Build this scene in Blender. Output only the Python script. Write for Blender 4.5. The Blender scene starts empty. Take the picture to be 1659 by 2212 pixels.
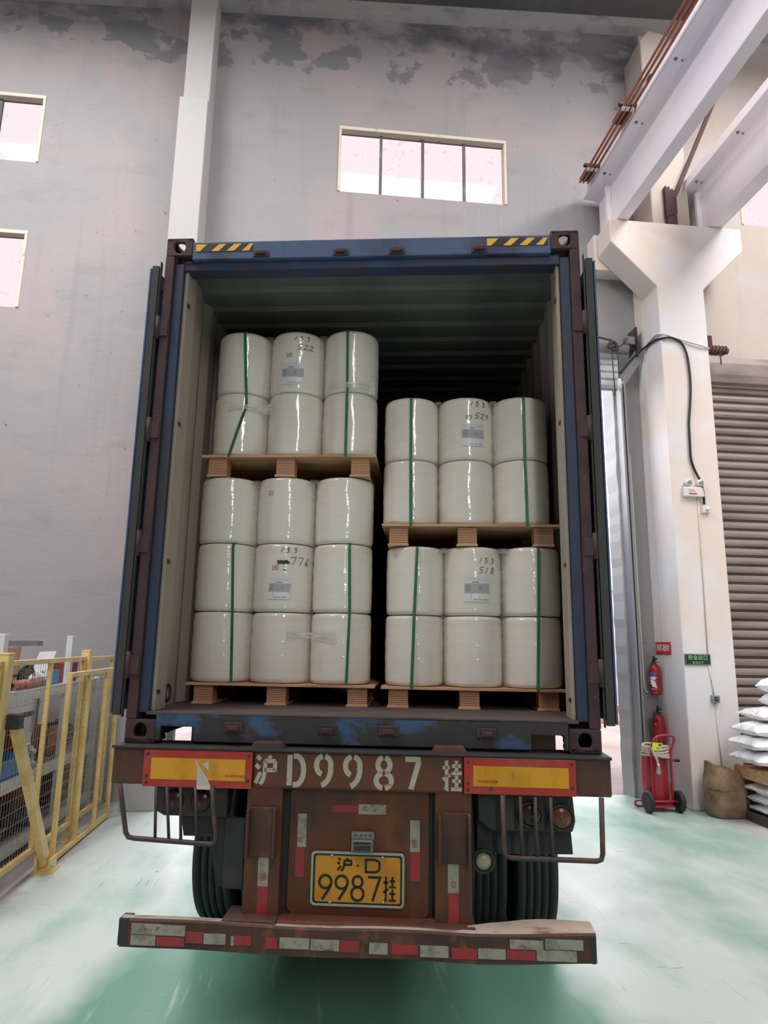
import bpy, math, random
from mathutils import Matrix, Vector, noise as mnoise
from math import pi, sin, cos, radians

random.seed(7)
sc = bpy.context.scene
COL = sc.collection

# ------------------------------------------------------------------ camera
YAW, PITCH, ROLL = radians(5.825), 0.1949264, 0.0156770
fw = Vector((sin(YAW) * cos(PITCH), cos(YAW) * cos(PITCH), sin(PITCH)))
rt = Vector((cos(YAW), -sin(YAW), 0))
up = rt.cross(fw)
r2 = rt * cos(ROLL) + up * sin(ROLL)
u2 = -rt * sin(ROLL) + up * cos(ROLL)
cam = bpy.data.cameras.new('camera')
cam.sensor_fit = 'VERTICAL'
cam.sensor_height = 24.0
cam.lens = 1440.0 / 2212.0 * 24.0
cam.clip_start = 0.05
cam.clip_end = 200
co = bpy.data.objects.new('camera', cam)
COL.objects.link(co)
co.matrix_world = Matrix(((r2.x, u2.x, -fw.x, -0.247), (r2.y, u2.y, -fw.y, -3.541), (r2.z, u2.z, -fw.z, 1.9), (0, 0, 0, 1)))
sc.camera = co

# ------------------------------------------------------------------ light
world = bpy.data.worlds.new('world')
sc.world = world
world.use_nodes = True
bg = world.node_tree.nodes['Background']
bg.inputs[0].default_value = (0.96, 0.96, 1.0, 1)
bg.inputs[1].default_value = 5.0


def area(name, loc, aim, sx, sy, L, col=(1, 1, 1)):
    l = bpy.data.lights.new(name, 'AREA')
    l.shape = 'RECTANGLE'
    l.size, l.size_y = sx, sy
    l.energy = L * pi * sx * sy
    l.color = col
    o = bpy.data.objects.new(name, l)
    COL.objects.link(o)
    o.location = loc
    o.rotation_euler = (Vector(aim) - Vector(loc)).to_track_quat('-Z', 'Y').to_euler()
    return o


area('skylight_over_left_aisle', (-4.8, -0.4, 10.9), (-4.8, -0.4, 0), 3.2, 6.0, 17.0, (1, 0.985, 0.985))
area('skylight_over_right_aisle', (7.0, -1.2, 11.3), (7.0, -1.2, 0), 3.4, 6.5, 17.0, (1, 0.985, 0.985))
area('added_fill_over_truck_bay', (1.2, 1.0, 11.2), (1.2, 1.0, 0), 4.0, 2.4, 6.5, (1, 0.985, 0.985))  # unseen fill lamp, added to even out the middle of the back wall
area('added_light_strip_over_loading_bay', (0.9, -8.5, 11.2), (0.9, -8.5, 0), 1.0, 8.0, 7.0, (1, 0.97, 0.95))  # unseen narrow lamp, added to light the rolls and their film glints
area('added_glint_panel_behind_camera', (1.3, -12.5, 8.0), (0.0, 0.5, 4.6), 1.35, 5.4, 16.5, (1, 0.96, 0.93))  # unseen upright panel, added for streaks of gloss on the wrapped rolls
# the doorway and the windows let the sky in: portals only steer its sampling
for nm_, (px_, pz_), sx_, sz_ in (('doorway_portal', (1.04, 3.0), 5.9, 6.0),):
    po_ = area(nm_, (px_, 5.60, pz_), (px_, 0, pz_), sx_, sz_, 1.0)
    po_.data.cycles.is_portal = True
sun = bpy.data.lights.new('sun', 'SUN')
sun.energy = 2.0
sun.angle = radians(1.5)
sun.color = (1, 0.96, 0.9)
so = bpy.data.objects.new('sun', sun)
COL.objects.link(so)
so.rotation_euler = Vector((-0.62, 0.10, -0.78)).to_track_quat('-Z', 'Y').to_euler()

sc.view_settings.view_transform = 'Standard'
sc.view_settings.look = 'None'
sc.view_settings.exposure = 0.0
sc.view_settings.gamma = 1.0
sc.view_settings.use_curve_mapping = False
sc.cycles.max_bounces = 8
sc.cycles.diffuse_bounces = 4
sc.cycles.glossy_bounces = 3
sc.cycles.transmission_bounces = 4
sc.cycles.transparent_max_bounces = 12
sc.cycles.sample_clamp_indirect = 6.0
sc.cycles.caustics_reflective = False
sc.cycles.caustics_refractive = False


# ------------------------------------------------------------------ materials
def srgb(r, g, b):
    f = lambda c: (c / 255 / 12.92) if c / 255 <= 0.04045 else ((c / 255 + 0.055) / 1.055) ** 2.4
    return (f(r), f(g), f(b), 1)


def mat(name, base, rough=0.6, metal=0.0, layers=(), bump=None, coat=None, coat_bump=None, spec=0.5, rough_noise=None, emit=None):
    """layers: (colour, scale xyz, lo, hi, detail, mask?) mixed over base by object-space noise.
    a mask is (axis, start, end): the layer fades in along that local axis (a stain's extent, or that of painted shade)."""
    m = bpy.data.materials.new(name)
    m.use_nodes = True
    nt = m.node_tree
    N, L = nt.nodes, nt.links
    p = N['Principled BSDF']
    tc = N.new('ShaderNodeTexCoord')

    def noi(scale, detail, rgh=0.55, off=0.0):
        mp = N.new('ShaderNodeMapping')
        mp.inputs['Scale'].default_value = scale
        mp.inputs['Location'].default_value = (off, off * 0.7, off * 1.3)
        L.new(tc.outputs['Object'], mp.inputs[0])
        n = N.new('ShaderNodeTexNoise')
        n.inputs['Scale'].default_value = 1.0
        n.inputs['Detail'].default_value = detail
        n.inputs['Roughness'].default_value = rgh
        L.new(mp.outputs[0], n.inputs['Vector'])
        return n.outputs['Fac']

    def mrange(sock, lo, hi):
        r = N.new('ShaderNodeMapRange')
        r.inputs['From Min'].default_value = lo
        r.inputs['From Max'].default_value = hi
        L.new(sock, r.inputs['Value'])
        return r.outputs['Result']

    def math_(op, a, b):
        n = N.new('ShaderNodeMath')
        n.operation = op
        for i, s in enumerate((a, b)):
            if isinstance(s, float):
                n.inputs[i].default_value = s
            else:
                L.new(s, n.inputs[i])
        return n.outputs[0]

    col = None
    for k, ly in enumerate(layers):
        c, scl, lo, hi, det = ly[:5]
        f = noi(scl, det, 0.6, 3.1 * k + 0.37)
        if len(ly) > 5 and ly[5]:
            ax, a0, a1 = ly[5]
            sx = N.new('ShaderNodeSeparateXYZ')
            L.new(tc.outputs['Object'], sx.inputs[0])
            g = mrange(sx.outputs['XYZ'.index(ax)], a0, a1)
            f = math_('ADD', f, math_('MULTIPLY', math_('SUBTRACT', g, 1.0), 0.55))
        f = mrange(f, lo, hi)
        mx = N.new('ShaderNodeMix')
        mx.data_type = 'RGBA'
        L.new(f, mx.inputs['Factor'])
        if col is None:
            mx.inputs['A'].default_value = base
        else:
            L.new(col, mx.inputs['A'])
        mx.inputs['B'].default_value = c
        col = mx.outputs['Result']
    if col is None:
        p.inputs['Base Color'].default_value = base
    else:
        L.new(col, p.inputs['Base Color'])
    p.inputs['Roughness'].default_value = rough
    p.inputs['Metallic'].default_value = metal
    p.inputs['Specular IOR Level'].default_value = spec
    if rough_noise:
        scl, r0, r1 = rough_noise
        q = N.new('ShaderNodeMapRange')
        q.inputs['From Min'].default_value = 0.3
        q.inputs['From Max'].default_value = 0.7
        q.inputs['To Min'].default_value = r0
        q.inputs['To Max'].default_value = r1
        L.new(noi(scl, 4), q.inputs['Value'])
        L.new(q.outputs['Result'], p.inputs['Roughness'])

    def bumpnode(spec_):
        prev = None
        for scl, det, st, dist in spec_:
            b = N.new('ShaderNodeBump')
            b.inputs['Strength'].default_value = st
            b.inputs['Distance'].default_value = dist
            L.new(noi(scl, det, 0.6, 1.7), b.inputs['Height'])
            if prev is not None:
                L.new(prev, b.inputs['Normal'])
            prev = b.outputs['Normal']
        return prev
    if bump:
        L.new(bumpnode(bump), p.inputs['Normal'])
    if coat:
        p.inputs['Coat Weight'].default_value = coat[0]
        p.inputs['Coat Roughness'].default_value = coat[1]
        p.inputs['Coat IOR'].default_value = 1.6
        if coat_bump:
            L.new(bumpnode(coat_bump), p.inputs['Coat Normal'])
    if emit:
        p.inputs['Emission Color'].default_value = emit[0]
        p.inputs['Emission Strength'].default_value = emit[1]
    return m


def wave_wood(name, c1, c2, c3, scale, rough=0.75):
    """plywood edge: thin plies stacked along local z"""
    m = bpy.data.materials.new(name)
    m.use_nodes = True
    nt = m.node_tree
    N, L = nt.nodes, nt.links
    p = N['Principled BSDF']
    tc = N.new('ShaderNodeTexCoord')
    w = N.new('ShaderNodeTexWave')
    w.bands_direction = 'Z'
    w.inputs['Scale'].default_value = scale
    w.inputs['Distortion'].default_value = 1.2
    w.inputs['Detail'].default_value = 2
    w.inputs['Detail Scale'].default_value = 3
    L.new(tc.outputs['Object'], w.inputs['Vector'])
    r = N.new('ShaderNodeValToRGB')
    r.color_ramp.elements[0].position = 0.15
    r.color_ramp.elements[0].color = c2
    r.color_ramp.elements[1].position = 0.5
    r.color_ramp.elements[1].color = c1
    L.new(w.outputs['Fac'], r.inputs[0])
    n = N.new('ShaderNodeTexNoise')
    n.inputs['Scale'].default_value = 14
    n.inputs['Detail'].default_value = 5
    L.new(tc.outputs['Object'], n.inputs['Vector'])
    q = N.new('ShaderNodeMapRange')
    q.inputs['From Min'].default_value = 0.58
    q.inputs['From Max'].default_value = 0.85
    L.new(n.outputs['Fac'], q.inputs['Value'])
    mx = N.new('ShaderNodeMix')
    mx.data_type = 'RGBA'
    L.new(q.outputs['Result'], mx.inputs['Factor'])
    L.new(r.outputs[0], mx.inputs['A'])
    mx.inputs['B'].default_value = c3
    L.new(mx.outputs['Result'], p.inputs['Base Color'])
    p.inputs['Roughness'].default_value = rough
    return m


def glass_mat(name, dirt):
    m = bpy.data.materials.new(name)
    m.use_nodes = True
    nt = m.node_tree
    N, L = nt.nodes, nt.links
    for n in list(N):
        if n.type == 'BSDF_PRINCIPLED':
            N.remove(n)
    out = [n for n in N if n.type == 'OUTPUT_MATERIAL'][0]
    t = N.new('ShaderNodeBsdfTransparent')
    t.inputs[0].default_value = (0.475, 0.445, 0.445, 1)
    g = N.new('ShaderNodeBsdfGlossy')
    g.inputs['Roughness'].default_value = 0.05
    d = N.new('ShaderNodeBsdfDiffuse')
    d.inputs[0].default_value = (0.55, 0.5, 0.48, 1)
    a = N.new('ShaderNodeMixShader')
    a.inputs[0].default_value = 0.05
    L.new(t.outputs[0], a.inputs[1])
    L.new(g.outputs[0], a.inputs[2])
    tc = N.new('ShaderNodeTexCoord')
    n = N.new('ShaderNodeTexNoise')
    n.inputs['Scale'].default_value = 9
    n.inputs['Detail'].default_value = 8
    L.new(tc.outputs['Object'], n.inputs['Vector'])
    q = N.new('ShaderNodeMapRange')
    q.inputs['From Min'].default_value = 0.62
    q.inputs['From Max'].default_value = 0.74
    q.inputs['To Max'].default_value = dirt
    L.new(n.outputs['Fac'], q.inputs['Value'])
    b = N.new('ShaderNodeMixShader')
    L.new(q.outputs['Result'], b.inputs[0])
    L.new(a.outputs[0], b.inputs[1])
    L.new(d.outputs[0], b.inputs[2])
    L.new(b.outputs[0], out.inputs[0])
    return m


def film_mat(name, opac):
    m = bpy.data.materials.new(name)
    m.use_nodes = True
    nt = m.node_tree
    N, L = nt.nodes, nt.links
    p = N['Principled BSDF']
    p.inputs['Base Color'].default_value = (0.72, 0.71, 0.69, 1)
    p.inputs['Roughness'].default_value = 0.12
    tc = N.new('ShaderNodeTexCoord')
    mp = N.new('ShaderNodeMapping')
    mp.inputs['Scale'].default_value = (14, 14, 60)
    L.new(tc.outputs['Object'], mp.inputs[0])
    n = N.new('ShaderNodeTexNoise')
    n.inputs['Scale'].default_value = 1
    n.inputs['Detail'].default_value = 5
    L.new(mp.outputs[0], n.inputs['Vector'])
    b = N.new('ShaderNodeBump')
    b.inputs['Strength'].default_value = 0.7
    b.inputs['Distance'].default_value = 0.01
    L.new(n.outputs['Fac'], b.inputs['Height'])
    L.new(b.outputs[0], p.inputs['Normal'])
    q = N.new('ShaderNodeMapRange')
    q.inputs['From Min'].default_value = 0.35
    q.inputs['From Max'].default_value = 0.7
    q.inputs['To Min'].default_value = opac * 0.55
    q.inputs['To Max'].default_value = min(1, opac * 1.5)
    L.new(n.outputs['Fac'], q.inputs['Value'])
    L.new(q.outputs['Result'], p.inputs['Alpha'])
    return m


K = {}
K['plaster'] = mat('grey_plaster_wall', srgb(156, 154, 155), 0.9, layers=(
    (srgb(168, 156, 158), (0.55, 0.55, 0.45), 0.46, 0.60, 3),
    (srgb(146, 144, 144), (1.6, 1.6, 3.2), 0.55, 0.78, 7),
    (srgb(146, 142, 142), (3.2, 3.2, 0.20), 0.58, 0.78, 7),
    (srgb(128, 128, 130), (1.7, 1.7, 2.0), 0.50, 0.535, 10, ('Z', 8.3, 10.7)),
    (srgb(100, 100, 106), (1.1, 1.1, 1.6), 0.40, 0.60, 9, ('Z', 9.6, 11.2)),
    (srgb(162, 156, 156), (2.2, 2.2, 9), 0.62, 0.78, 8), (srgb(104, 98, 98), (11, 11, 9), 0.695, 0.735, 8), (srgb(112, 104, 104), (26, 26, 4), 0.72, 0.76, 5)),
    bump=((( 1.6, 1.6, 5), 7, 0.22, 0.035), ((22, 22, 30), 5, 0.2, 0.008)))
K['plaster_beige'] = mat('beige_plaster_wall', srgb(198, 184, 174), 0.9, layers=(
    (srgb(190, 172, 160), (4, 4, 0.35), 0.55, 0.78, 6),
    (srgb(196, 190, 188), (0.9, 0.9, 0.9), 0.5, 0.65, 4),
    (srgb(120, 104, 96), (9, 9, 2.2), 0.72, 0.78, 7)),
    bump=(((6, 6, 9), 6, 0.25, 0.02),))
K['pilaster'] = mat('white_painted_pilaster', srgb(184, 182, 181), 0.85, layers=(
    (srgb(190, 178, 180), (2, 2, 0.8), 0.5, 0.72, 4),
    (srgb(120, 105, 105), (16, 16, 12), 0.71, 0.76, 6)),
    bump=(((10, 10, 10), 5, 0.2, 0.01),))
K['column'] = mat('white_painted_column', srgb(232, 217, 208), 0.8, layers=(
    (srgb(232, 228, 230), (0.8, 0.8, 0.8), 0.45, 0.6, 3),
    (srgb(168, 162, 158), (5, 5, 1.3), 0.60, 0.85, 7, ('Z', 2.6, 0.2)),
    (srgb(70, 64, 62), (13, 13, 9), 0.73, 0.77, 7),
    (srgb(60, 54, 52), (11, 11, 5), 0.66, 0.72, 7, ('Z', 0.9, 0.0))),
    bump=(((7, 7, 7), 5, 0.2, 0.01),))
K['crane_beam'] = mat('white_painted_concrete_beam', srgb(246, 236, 238), 0.75, layers=(
    (srgb(236, 230, 238), (0.6, 0.6, 0.6), 0.45, 0.6, 3),
    (srgb(120, 108, 104), (15, 15, 15), 0.75, 0.79, 6)),
    bump=(((8, 8, 8), 4, 0.12, 0.01),))
K['seam'] = mat('dark_seam', srgb(70, 64, 62), 0.9)
K['ceiling'] = mat('dark_grey_roof_panel', srgb(88, 88, 88), 0.85, layers=((srgb(72, 72, 74), (0.8, 0.25, 1), 0.45, 0.6, 4),))
K['ring_beam'] = mat('grey_ring_beam', srgb(168, 166, 164), 0.85, layers=((srgb(130, 130, 130), (2, 2, 4), 0.5, 0.7, 5),))
K['floor'] = mat('worn_green_floor_with_painted_shade', srgb(106, 154, 136), 0.42, spec=0.3, layers=(  # darker green between the aisles paints in the truck's shade; scuffs are wear
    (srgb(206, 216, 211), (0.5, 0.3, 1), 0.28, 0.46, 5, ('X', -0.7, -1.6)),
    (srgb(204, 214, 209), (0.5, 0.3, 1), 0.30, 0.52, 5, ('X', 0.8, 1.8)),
    (srgb(156, 190, 177), (1.1, 0.5, 1), 0.56, 0.74, 8),
    (srgb(216, 220, 219), (9, 0.7, 1), 0.62, 0.80, 6), (srgb(150, 160, 156), (60, 1.6, 1), 0.66, 0.74, 4), (srgb(152, 162, 158), (2.5, 50, 1), 0.68, 0.74, 4),
    (srgb(104, 156, 138), (2.2, 16, 1), 0.69, 0.74, 7),
    (srgb(40, 96, 74), (3, 3, 1), 0.76, 0.78, 2),
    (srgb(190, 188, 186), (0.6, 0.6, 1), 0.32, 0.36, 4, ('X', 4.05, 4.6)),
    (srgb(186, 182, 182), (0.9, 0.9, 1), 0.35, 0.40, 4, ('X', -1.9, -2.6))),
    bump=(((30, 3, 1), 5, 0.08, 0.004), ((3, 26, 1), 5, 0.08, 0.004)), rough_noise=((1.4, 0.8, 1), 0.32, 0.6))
K['yard'] = mat('pale_yard_concrete', srgb(140, 126, 122), 0.9, layers=((srgb(122, 106, 100), (0.8, 0.8, 1), 0.5, 0.7, 6),))
K['yard_wall'] = mat('white_yard_wall', srgb(170, 168, 168), 0.8, layers=((srgb(176, 170, 170), (1, 1, 1), 0.5, 0.7, 4),))
K['eave'] = mat('pale_blue_white_eave', srgb(190, 204, 216), 0.8)
K['frame_cream'] = mat('cream_window_frame', srgb(222, 208, 192), 0.7, layers=((srgb(150, 132, 112), (8, 8, 8), 0.6, 0.75, 6),))
K['mullion'] = mat('dark_window_bar', srgb(92, 88, 84), 0.5, layers=((srgb(150, 146, 140), (20, 20, 3), 0.55, 0.7, 4),))
K['glass'] = glass_mat('dusty_glass', 0.14)
K['blue'] = mat('worn_blue_container_paint', srgb(66, 86, 122), 0.55, layers=(
    (srgb(44, 56, 84), (3, 3, 1.2), 0.48, 0.66, 5),
    (srgb(70, 66, 68), (6, 6, 6), 0.60, 0.70, 6),
    (srgb(78, 48, 40), (12, 12, 8), 0.68, 0.74, 7)),
    bump=(((14, 14, 10), 5, 0.15, 0.006),))
K['blue_dark'] = mat('grimy_blue_sill_paint', srgb(52, 50, 52), 0.7, layers=(
    (srgb(56, 84, 116), (3.2, 6, 5), 0.52, 0.60, 5),
    (srgb(70, 50, 44), (5, 5, 6), 0.56, 0.68, 6)),
    bump=(((14, 14, 10), 5, 0.25, 0.008),))
K['rust'] = mat('rusty_brown_steel', srgb(72, 48, 52), 0.7, layers=(
    (srgb(54, 38, 42), (4, 4, 4), 0.48, 0.65, 5),
    (srgb(120, 72, 52), (14, 14, 14), 0.62, 0.72, 6)),
    bump=(((22, 22, 22), 5, 0.3, 0.006),))
K['blue_grime'] = mat('grimy_dark_blue_post_paint', srgb(44, 54, 80), 0.6, layers=(
    (srgb(40, 66, 104), (4, 4, 0.8), 0.52, 0.64, 4),
    (srgb(56, 50, 54), (5, 5, 1.5), 0.5, 0.66, 5),
    (srgb(130, 130, 132), (12, 12, 6), 0.72, 0.76, 6)))
K['rubber'] = mat('black_rubber', srgb(44, 44, 45), 0.65, layers=((srgb(62, 62, 63), (5, 5, 2), 0.55, 0.75, 5),))
K['gasket'] = mat('grey_door_gasket', srgb(58, 57, 58), 0.7)
K['inner'] = mat('grey_container_lining', srgb(160, 147, 136), 0.7, layers=(
    (srgb(140, 136, 130), (2, 2, 0.5), 0.48, 0.7, 5),
    (srgb(184, 166, 148), (6, 6, 0.4), 0.55, 0.75, 4),
    (srgb(110, 104, 100), (12, 12, 8), 0.70, 0.76, 6)))
K['inner_roof'] = mat('dark_container_roof_lining', srgb(112, 110, 108), 0.8, layers=((srgb(92, 92, 92), (2, 1, 1), 0.5, 0.7, 4),))
K['cont_floor'] = mat('grimy_container_floor', srgb(92, 78, 72), 0.85, layers=((srgb(66, 58, 56), (3, 12, 3), 0.48, 0.66, 6),))
K['hazard_black'] = mat('hazard_black', srgb(40, 40, 46), 0.6)
K['hazard_yellow'] = mat('hazard_yellow', srgb(236, 178, 52), 0.5, layers=((srgb(190, 110, 40), (6, 6, 6), 0.55, 0.68, 5),))
K['roll'] = mat('white_film_wrapped_roll', srgb(232, 224, 213), 0.75, layers=(
    (srgb(228, 226, 218), (2.2, 2.2, 3), 0.45, 0.62, 4),
    (srgb(222, 210, 198), (3, 3, 5), 0.52, 0.72, 5),
    (srgb(222, 218, 210), (2, 2, 40), 0.50, 0.75, 6)),
    bump=(((4, 4, 40), 6, 0.25, 0.004),), coat=(1.0, 0.06),
    coat_bump=(((2, 2, 48), 3, 1.0, 0.0030), ((7, 7, 4), 2, 1.0, 0.0075), ((2, 2, 13), 2, 1.0, 0.007)))
K['film'] = film_mat('clear_stretch_film', 0.5)
K['film_thin'] = film_mat('thin_stretch_film', 0.16)
K['strap'] = mat('green_plastic_strap', srgb(44, 108, 68), 0.5, layers=((srgb(28, 78, 48), (3, 3, 9), 0.48, 0.66, 4),))
K['ink'] = mat('black_marker_ink', srgb(34, 38, 44), 0.6)
K['stamp'] = mat('red_stamp_ink', srgb(160, 70, 62), 0.7)
K['paper'] = mat('paper_label', srgb(222, 222, 224), 0.6, coat=(0.5, 0.15), coat_bump=(((5, 5, 40), 5, 0.6, 0.01),))
K['paper_grey'] = mat('printed_grey', srgb(172, 172, 176), 0.6)
K['print'] = mat('printed_black', srgb(60, 60, 64), 0.6)
K['ply_edge'] = wave_wood('plywood_block', srgb(206, 158, 124), srgb(112, 60, 50), srgb(188, 134, 104), 30)
K['ply'] = mat('plywood_deck', srgb(206, 164, 128), 0.7, layers=((srgb(176, 130, 98), (2, 14, 30), 0.48, 0.66, 5), (srgb(120, 80, 60), (8, 8, 60), 0.66, 0.75, 5)))
K['orange'] = mat('faded_orange_trailer_paint', srgb(98, 54, 34), 0.6, layers=(
    (srgb(92, 52, 42), (3, 3, 3), 0.45, 0.62, 4),
    (srgb(112, 66, 34), (4, 4, 2), 0.55, 0.72, 5),
    (srgb(66, 50, 44), (5, 5, 5), 0.54, 0.70, 7),
    (srgb(46, 40, 40), (11, 11, 7), 0.66, 0.74, 7)),
    bump=(((18, 18, 18), 5, 0.22, 0.005),))
K['orange_rust'] = mat('rust_brown_trailer_paint', srgb(84, 54, 44), 0.7, layers=(
    (srgb(66, 46, 44), (4, 4, 4), 0.45, 0.62, 5),
    (srgb(128, 78, 48), (7, 7, 5), 0.58, 0.70, 6),
    (srgb(56, 46, 44), (10, 10, 8), 0.62, 0.72, 7)),
    bump=(((18, 18, 18), 5, 0.3, 0.006),))
K['dust'] = mat('dusty_pale_brown_top', srgb(176, 158, 144), 0.95, layers=((srgb(120, 88, 72), (6, 14, 6), 0.52, 0.68, 6),), bump=(((20, 20, 20), 5, 0.4, 0.006),))
K['dark_steel'] = mat('grimy_black_steel', srgb(50, 48, 50), 0.6, layers=((srgb(70, 60, 56), (8, 8, 8), 0.55, 0.7, 5),))
K['tube_rust'] = mat('rusted_guard_tube', srgb(72, 56, 54), 0.55, layers=((srgb(110, 66, 48), (14, 14, 14), 0.55, 0.68, 5),))
K['board_red'] = mat('faded_red_reflector', srgb(170, 50, 42), 0.4, layers=((srgb(168, 72, 58), (6, 6, 6), 0.5, 0.65, 4), (srgb(96, 52, 48), (12, 12, 12), 0.66, 0.73, 6)))
K['board_yellow'] = mat('yellow_reflector_field', srgb(214, 152, 34), 0.35, layers=((srgb(190, 124, 28), (5, 5, 3), 0.48, 0.66, 4), (srgb(140, 96, 40), (14, 14, 9), 0.66, 0.74, 6)))
K['torn'] = mat('torn_white_backing', srgb(186, 180, 174), 0.7)
K['tape_white'] = mat('dirty_white_reflective_tape', srgb(160, 151, 140), 0.45, layers=((srgb(132, 122, 110), (20, 20, 20), 0.5, 0.65, 5), (srgb(80, 62, 54), (9, 9, 14), 0.60, 0.68, 7)))
K['tape_red'] = mat('red_reflective_tape', srgb(164, 48, 54), 0.45, layers=((srgb(130, 52, 52), (9, 9, 9), 0.5, 0.66, 5),))
K['stencil'] = mat('chipped_white_stencil_paint', srgb(178, 168, 156), 0.7, layers=((srgb(126, 92, 72), (22, 22, 22), 0.62, 0.68, 6),))
K['plate'] = mat('yellow_licence_plate', srgb(202, 138, 34), 0.4, layers=((srgb(186, 116, 34), (7, 7, 7), 0.5, 0.66, 4), (srgb(110, 70, 36), (10, 10, 10), 0.68, 0.74, 6)))
K['plate_black'] = mat('black_plate_letter', srgb(30, 32, 34), 0.5)
K['chrome'] = mat('dull_chrome', srgb(186, 180, 172), 0.35, 0.7)
K['lens_red'] = mat('dark_red_lens', srgb(66, 36, 40), 0.25)
K['lens_amber'] = mat('amber_lens', srgb(112, 66, 52), 0.25)
K['lens_clear'] = mat('clear_lens', srgb(168, 156, 138), 0.2)
K['yellow'] = mat('yellow_painted_steel', srgb(238, 208, 142), 0.45, layers=((srgb(222, 184, 108), (6, 6, 3), 0.45, 0.65, 4), (srgb(110, 88, 50), (24, 24, 24), 0.70, 0.75, 6)))
K['wire'] = mat('galvanised_wire', srgb(150, 142, 124), 0.45, 0.4)
K['grey_steel'] = mat('grey_rack_steel', srgb(172, 172, 174), 0.5, 0.2, layers=((srgb(136, 136, 138), (6, 6, 6), 0.5, 0.7, 4),))
K['white_steel'] = mat('white_rack_beam', srgb(226, 226, 226), 0.45, layers=((srgb(180, 178, 176), (6, 6, 14), 0.58, 0.72, 5),))
K['cardboard'] = mat('brown_cardboard', srgb(206, 168, 138), 0.85, layers=((srgb(186, 146, 116), (3, 3, 3), 0.48, 0.66, 4),))
K['brown_box'] = mat('dark_brown_carton', srgb(110, 76, 58), 0.8)
K['red_box'] = mat('red_brown_carton', srgb(140, 52, 50), 0.7, layers=((srgb(96, 50, 50), (6, 6, 6), 0.5, 0.66, 4),))
K['blue_plastic'] = mat('blue_plastic', srgb(48, 140, 200), 0.4)
K['black_stuff'] = mat('greasy_black_iron', srgb(42, 42, 44), 0.55, layers=((srgb(84, 78, 76), (9, 9, 9), 0.58, 0.7, 5),))
K['grey_iron'] = mat('grey_machine_iron', srgb(128, 126, 126), 0.5, 0.3, layers=((srgb(80, 78, 78), (8, 8, 8), 0.52, 0.68, 5),))
K['white_cloth'] = mat('white_plastic_bag', srgb(228, 228, 226), 0.6, bump=(((14, 14, 14), 4, 0.5, 0.03),))
K['terracotta'] = mat('pinkish_brown_bobbin', srgb(196, 132, 112), 0.8, layers=((srgb(150, 92, 76), (14, 14, 3), 0.5, 0.66, 3),))
K['copper'] = mat('copper_conductor', srgb(206, 128, 96), 0.35, 0.75, layers=((srgb(150, 92, 76), (6, 6, 6), 0.5, 0.7, 4),))
K['bracket'] = mat('dark_red_primer', srgb(78, 44, 46), 0.7)
K['shutter'] = mat('grey_brown_shutter_slat', srgb(158, 146, 140), 0.45, 0.25, layers=((srgb(134, 120, 114), (0.8, 6, 3), 0.45, 0.65, 4),))
K['shutter_light'] = mat('pale_grey_shutter_slat', srgb(206, 206, 210), 0.45, 0.1, layers=((srgb(176, 174, 174), (3, 3, 3), 0.5, 0.66, 4),))
K['track'] = mat('grey_guide_track', srgb(150, 148, 150), 0.5, 0.2)
K['red_paint'] = mat('red_extinguisher_paint', srgb(172, 44, 58), 0.28, layers=((srgb(150, 40, 52), (4, 4, 4), 0.5, 0.7, 3),))
K['red_sign'] = mat('red_sign_sheet', srgb(206, 40, 50), 0.5)
K['white_print'] = mat('white_print', srgb(238, 238, 238), 0.6)
K['blue_print'] = mat('blue_print', srgb(64, 110, 190), 0.5)
K['black_plastic'] = mat('black_plastic', srgb(30, 30, 32), 0.4)
K['white_plastic'] = mat('white_plastic', srgb(226, 224, 222), 0.4)
K['exit_green'] = mat('dark_green_sign', srgb(30, 48, 36), 0.5)
K['exit_letter'] = mat('pale_green_letter', srgb(150, 200, 140), 0.5)
K['hose'] = mat('grey_canvas_hose', srgb(190, 178, 164), 0.85, bump=(((40, 40, 120), 3, 0.3, 0.004),))
K['alu'] = mat('brushed_aluminium', srgb(180, 178, 176), 0.4, 0.6)
K['tag'] = mat('fluorescent_tag', srgb(222, 240, 40), 0.5)
K['burlap'] = mat('brown_burlap', srgb(156, 128, 104), 0.95, layers=((srgb(128, 98, 76), (5, 5, 5), 0.46, 0.62, 6), (srgb(92, 70, 58), (16, 16, 16), 0.66, 0.74, 6)), bump=(((70, 70, 70), 3, 0.4, 0.006), ((5, 5, 9), 4, 0.5, 0.04)))
K['burlap_grey'] = mat('grey_patch', srgb(108, 102, 100), 0.95, bump=(((60, 60, 60), 3, 0.3, 0.004),))
K['sack'] = mat('white_woven_sack', srgb(248, 246, 248), 0.55, layers=((srgb(214, 212, 220), (5, 5, 8), 0.5, 0.66, 4),), bump=(((9, 9, 14), 5, 0.5, 0.03),))
K['pallet_wood'] = mat('pale_pallet_wood', srgb(214, 168, 126), 0.8, layers=((srgb(176, 124, 88), (3, 12, 20), 0.48, 0.66, 5),))
K['pallet_dark'] = mat('dark_old_pallet', srgb(84, 70, 62), 0.85)

# ------------------------------------------------------------------ geometry helpers
I4 = Matrix.Identity(4)
FT = Matrix.Rotation(radians(-9.3), 4, 'Z')      # the truck stands askew in the hall
WM = {}


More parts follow.
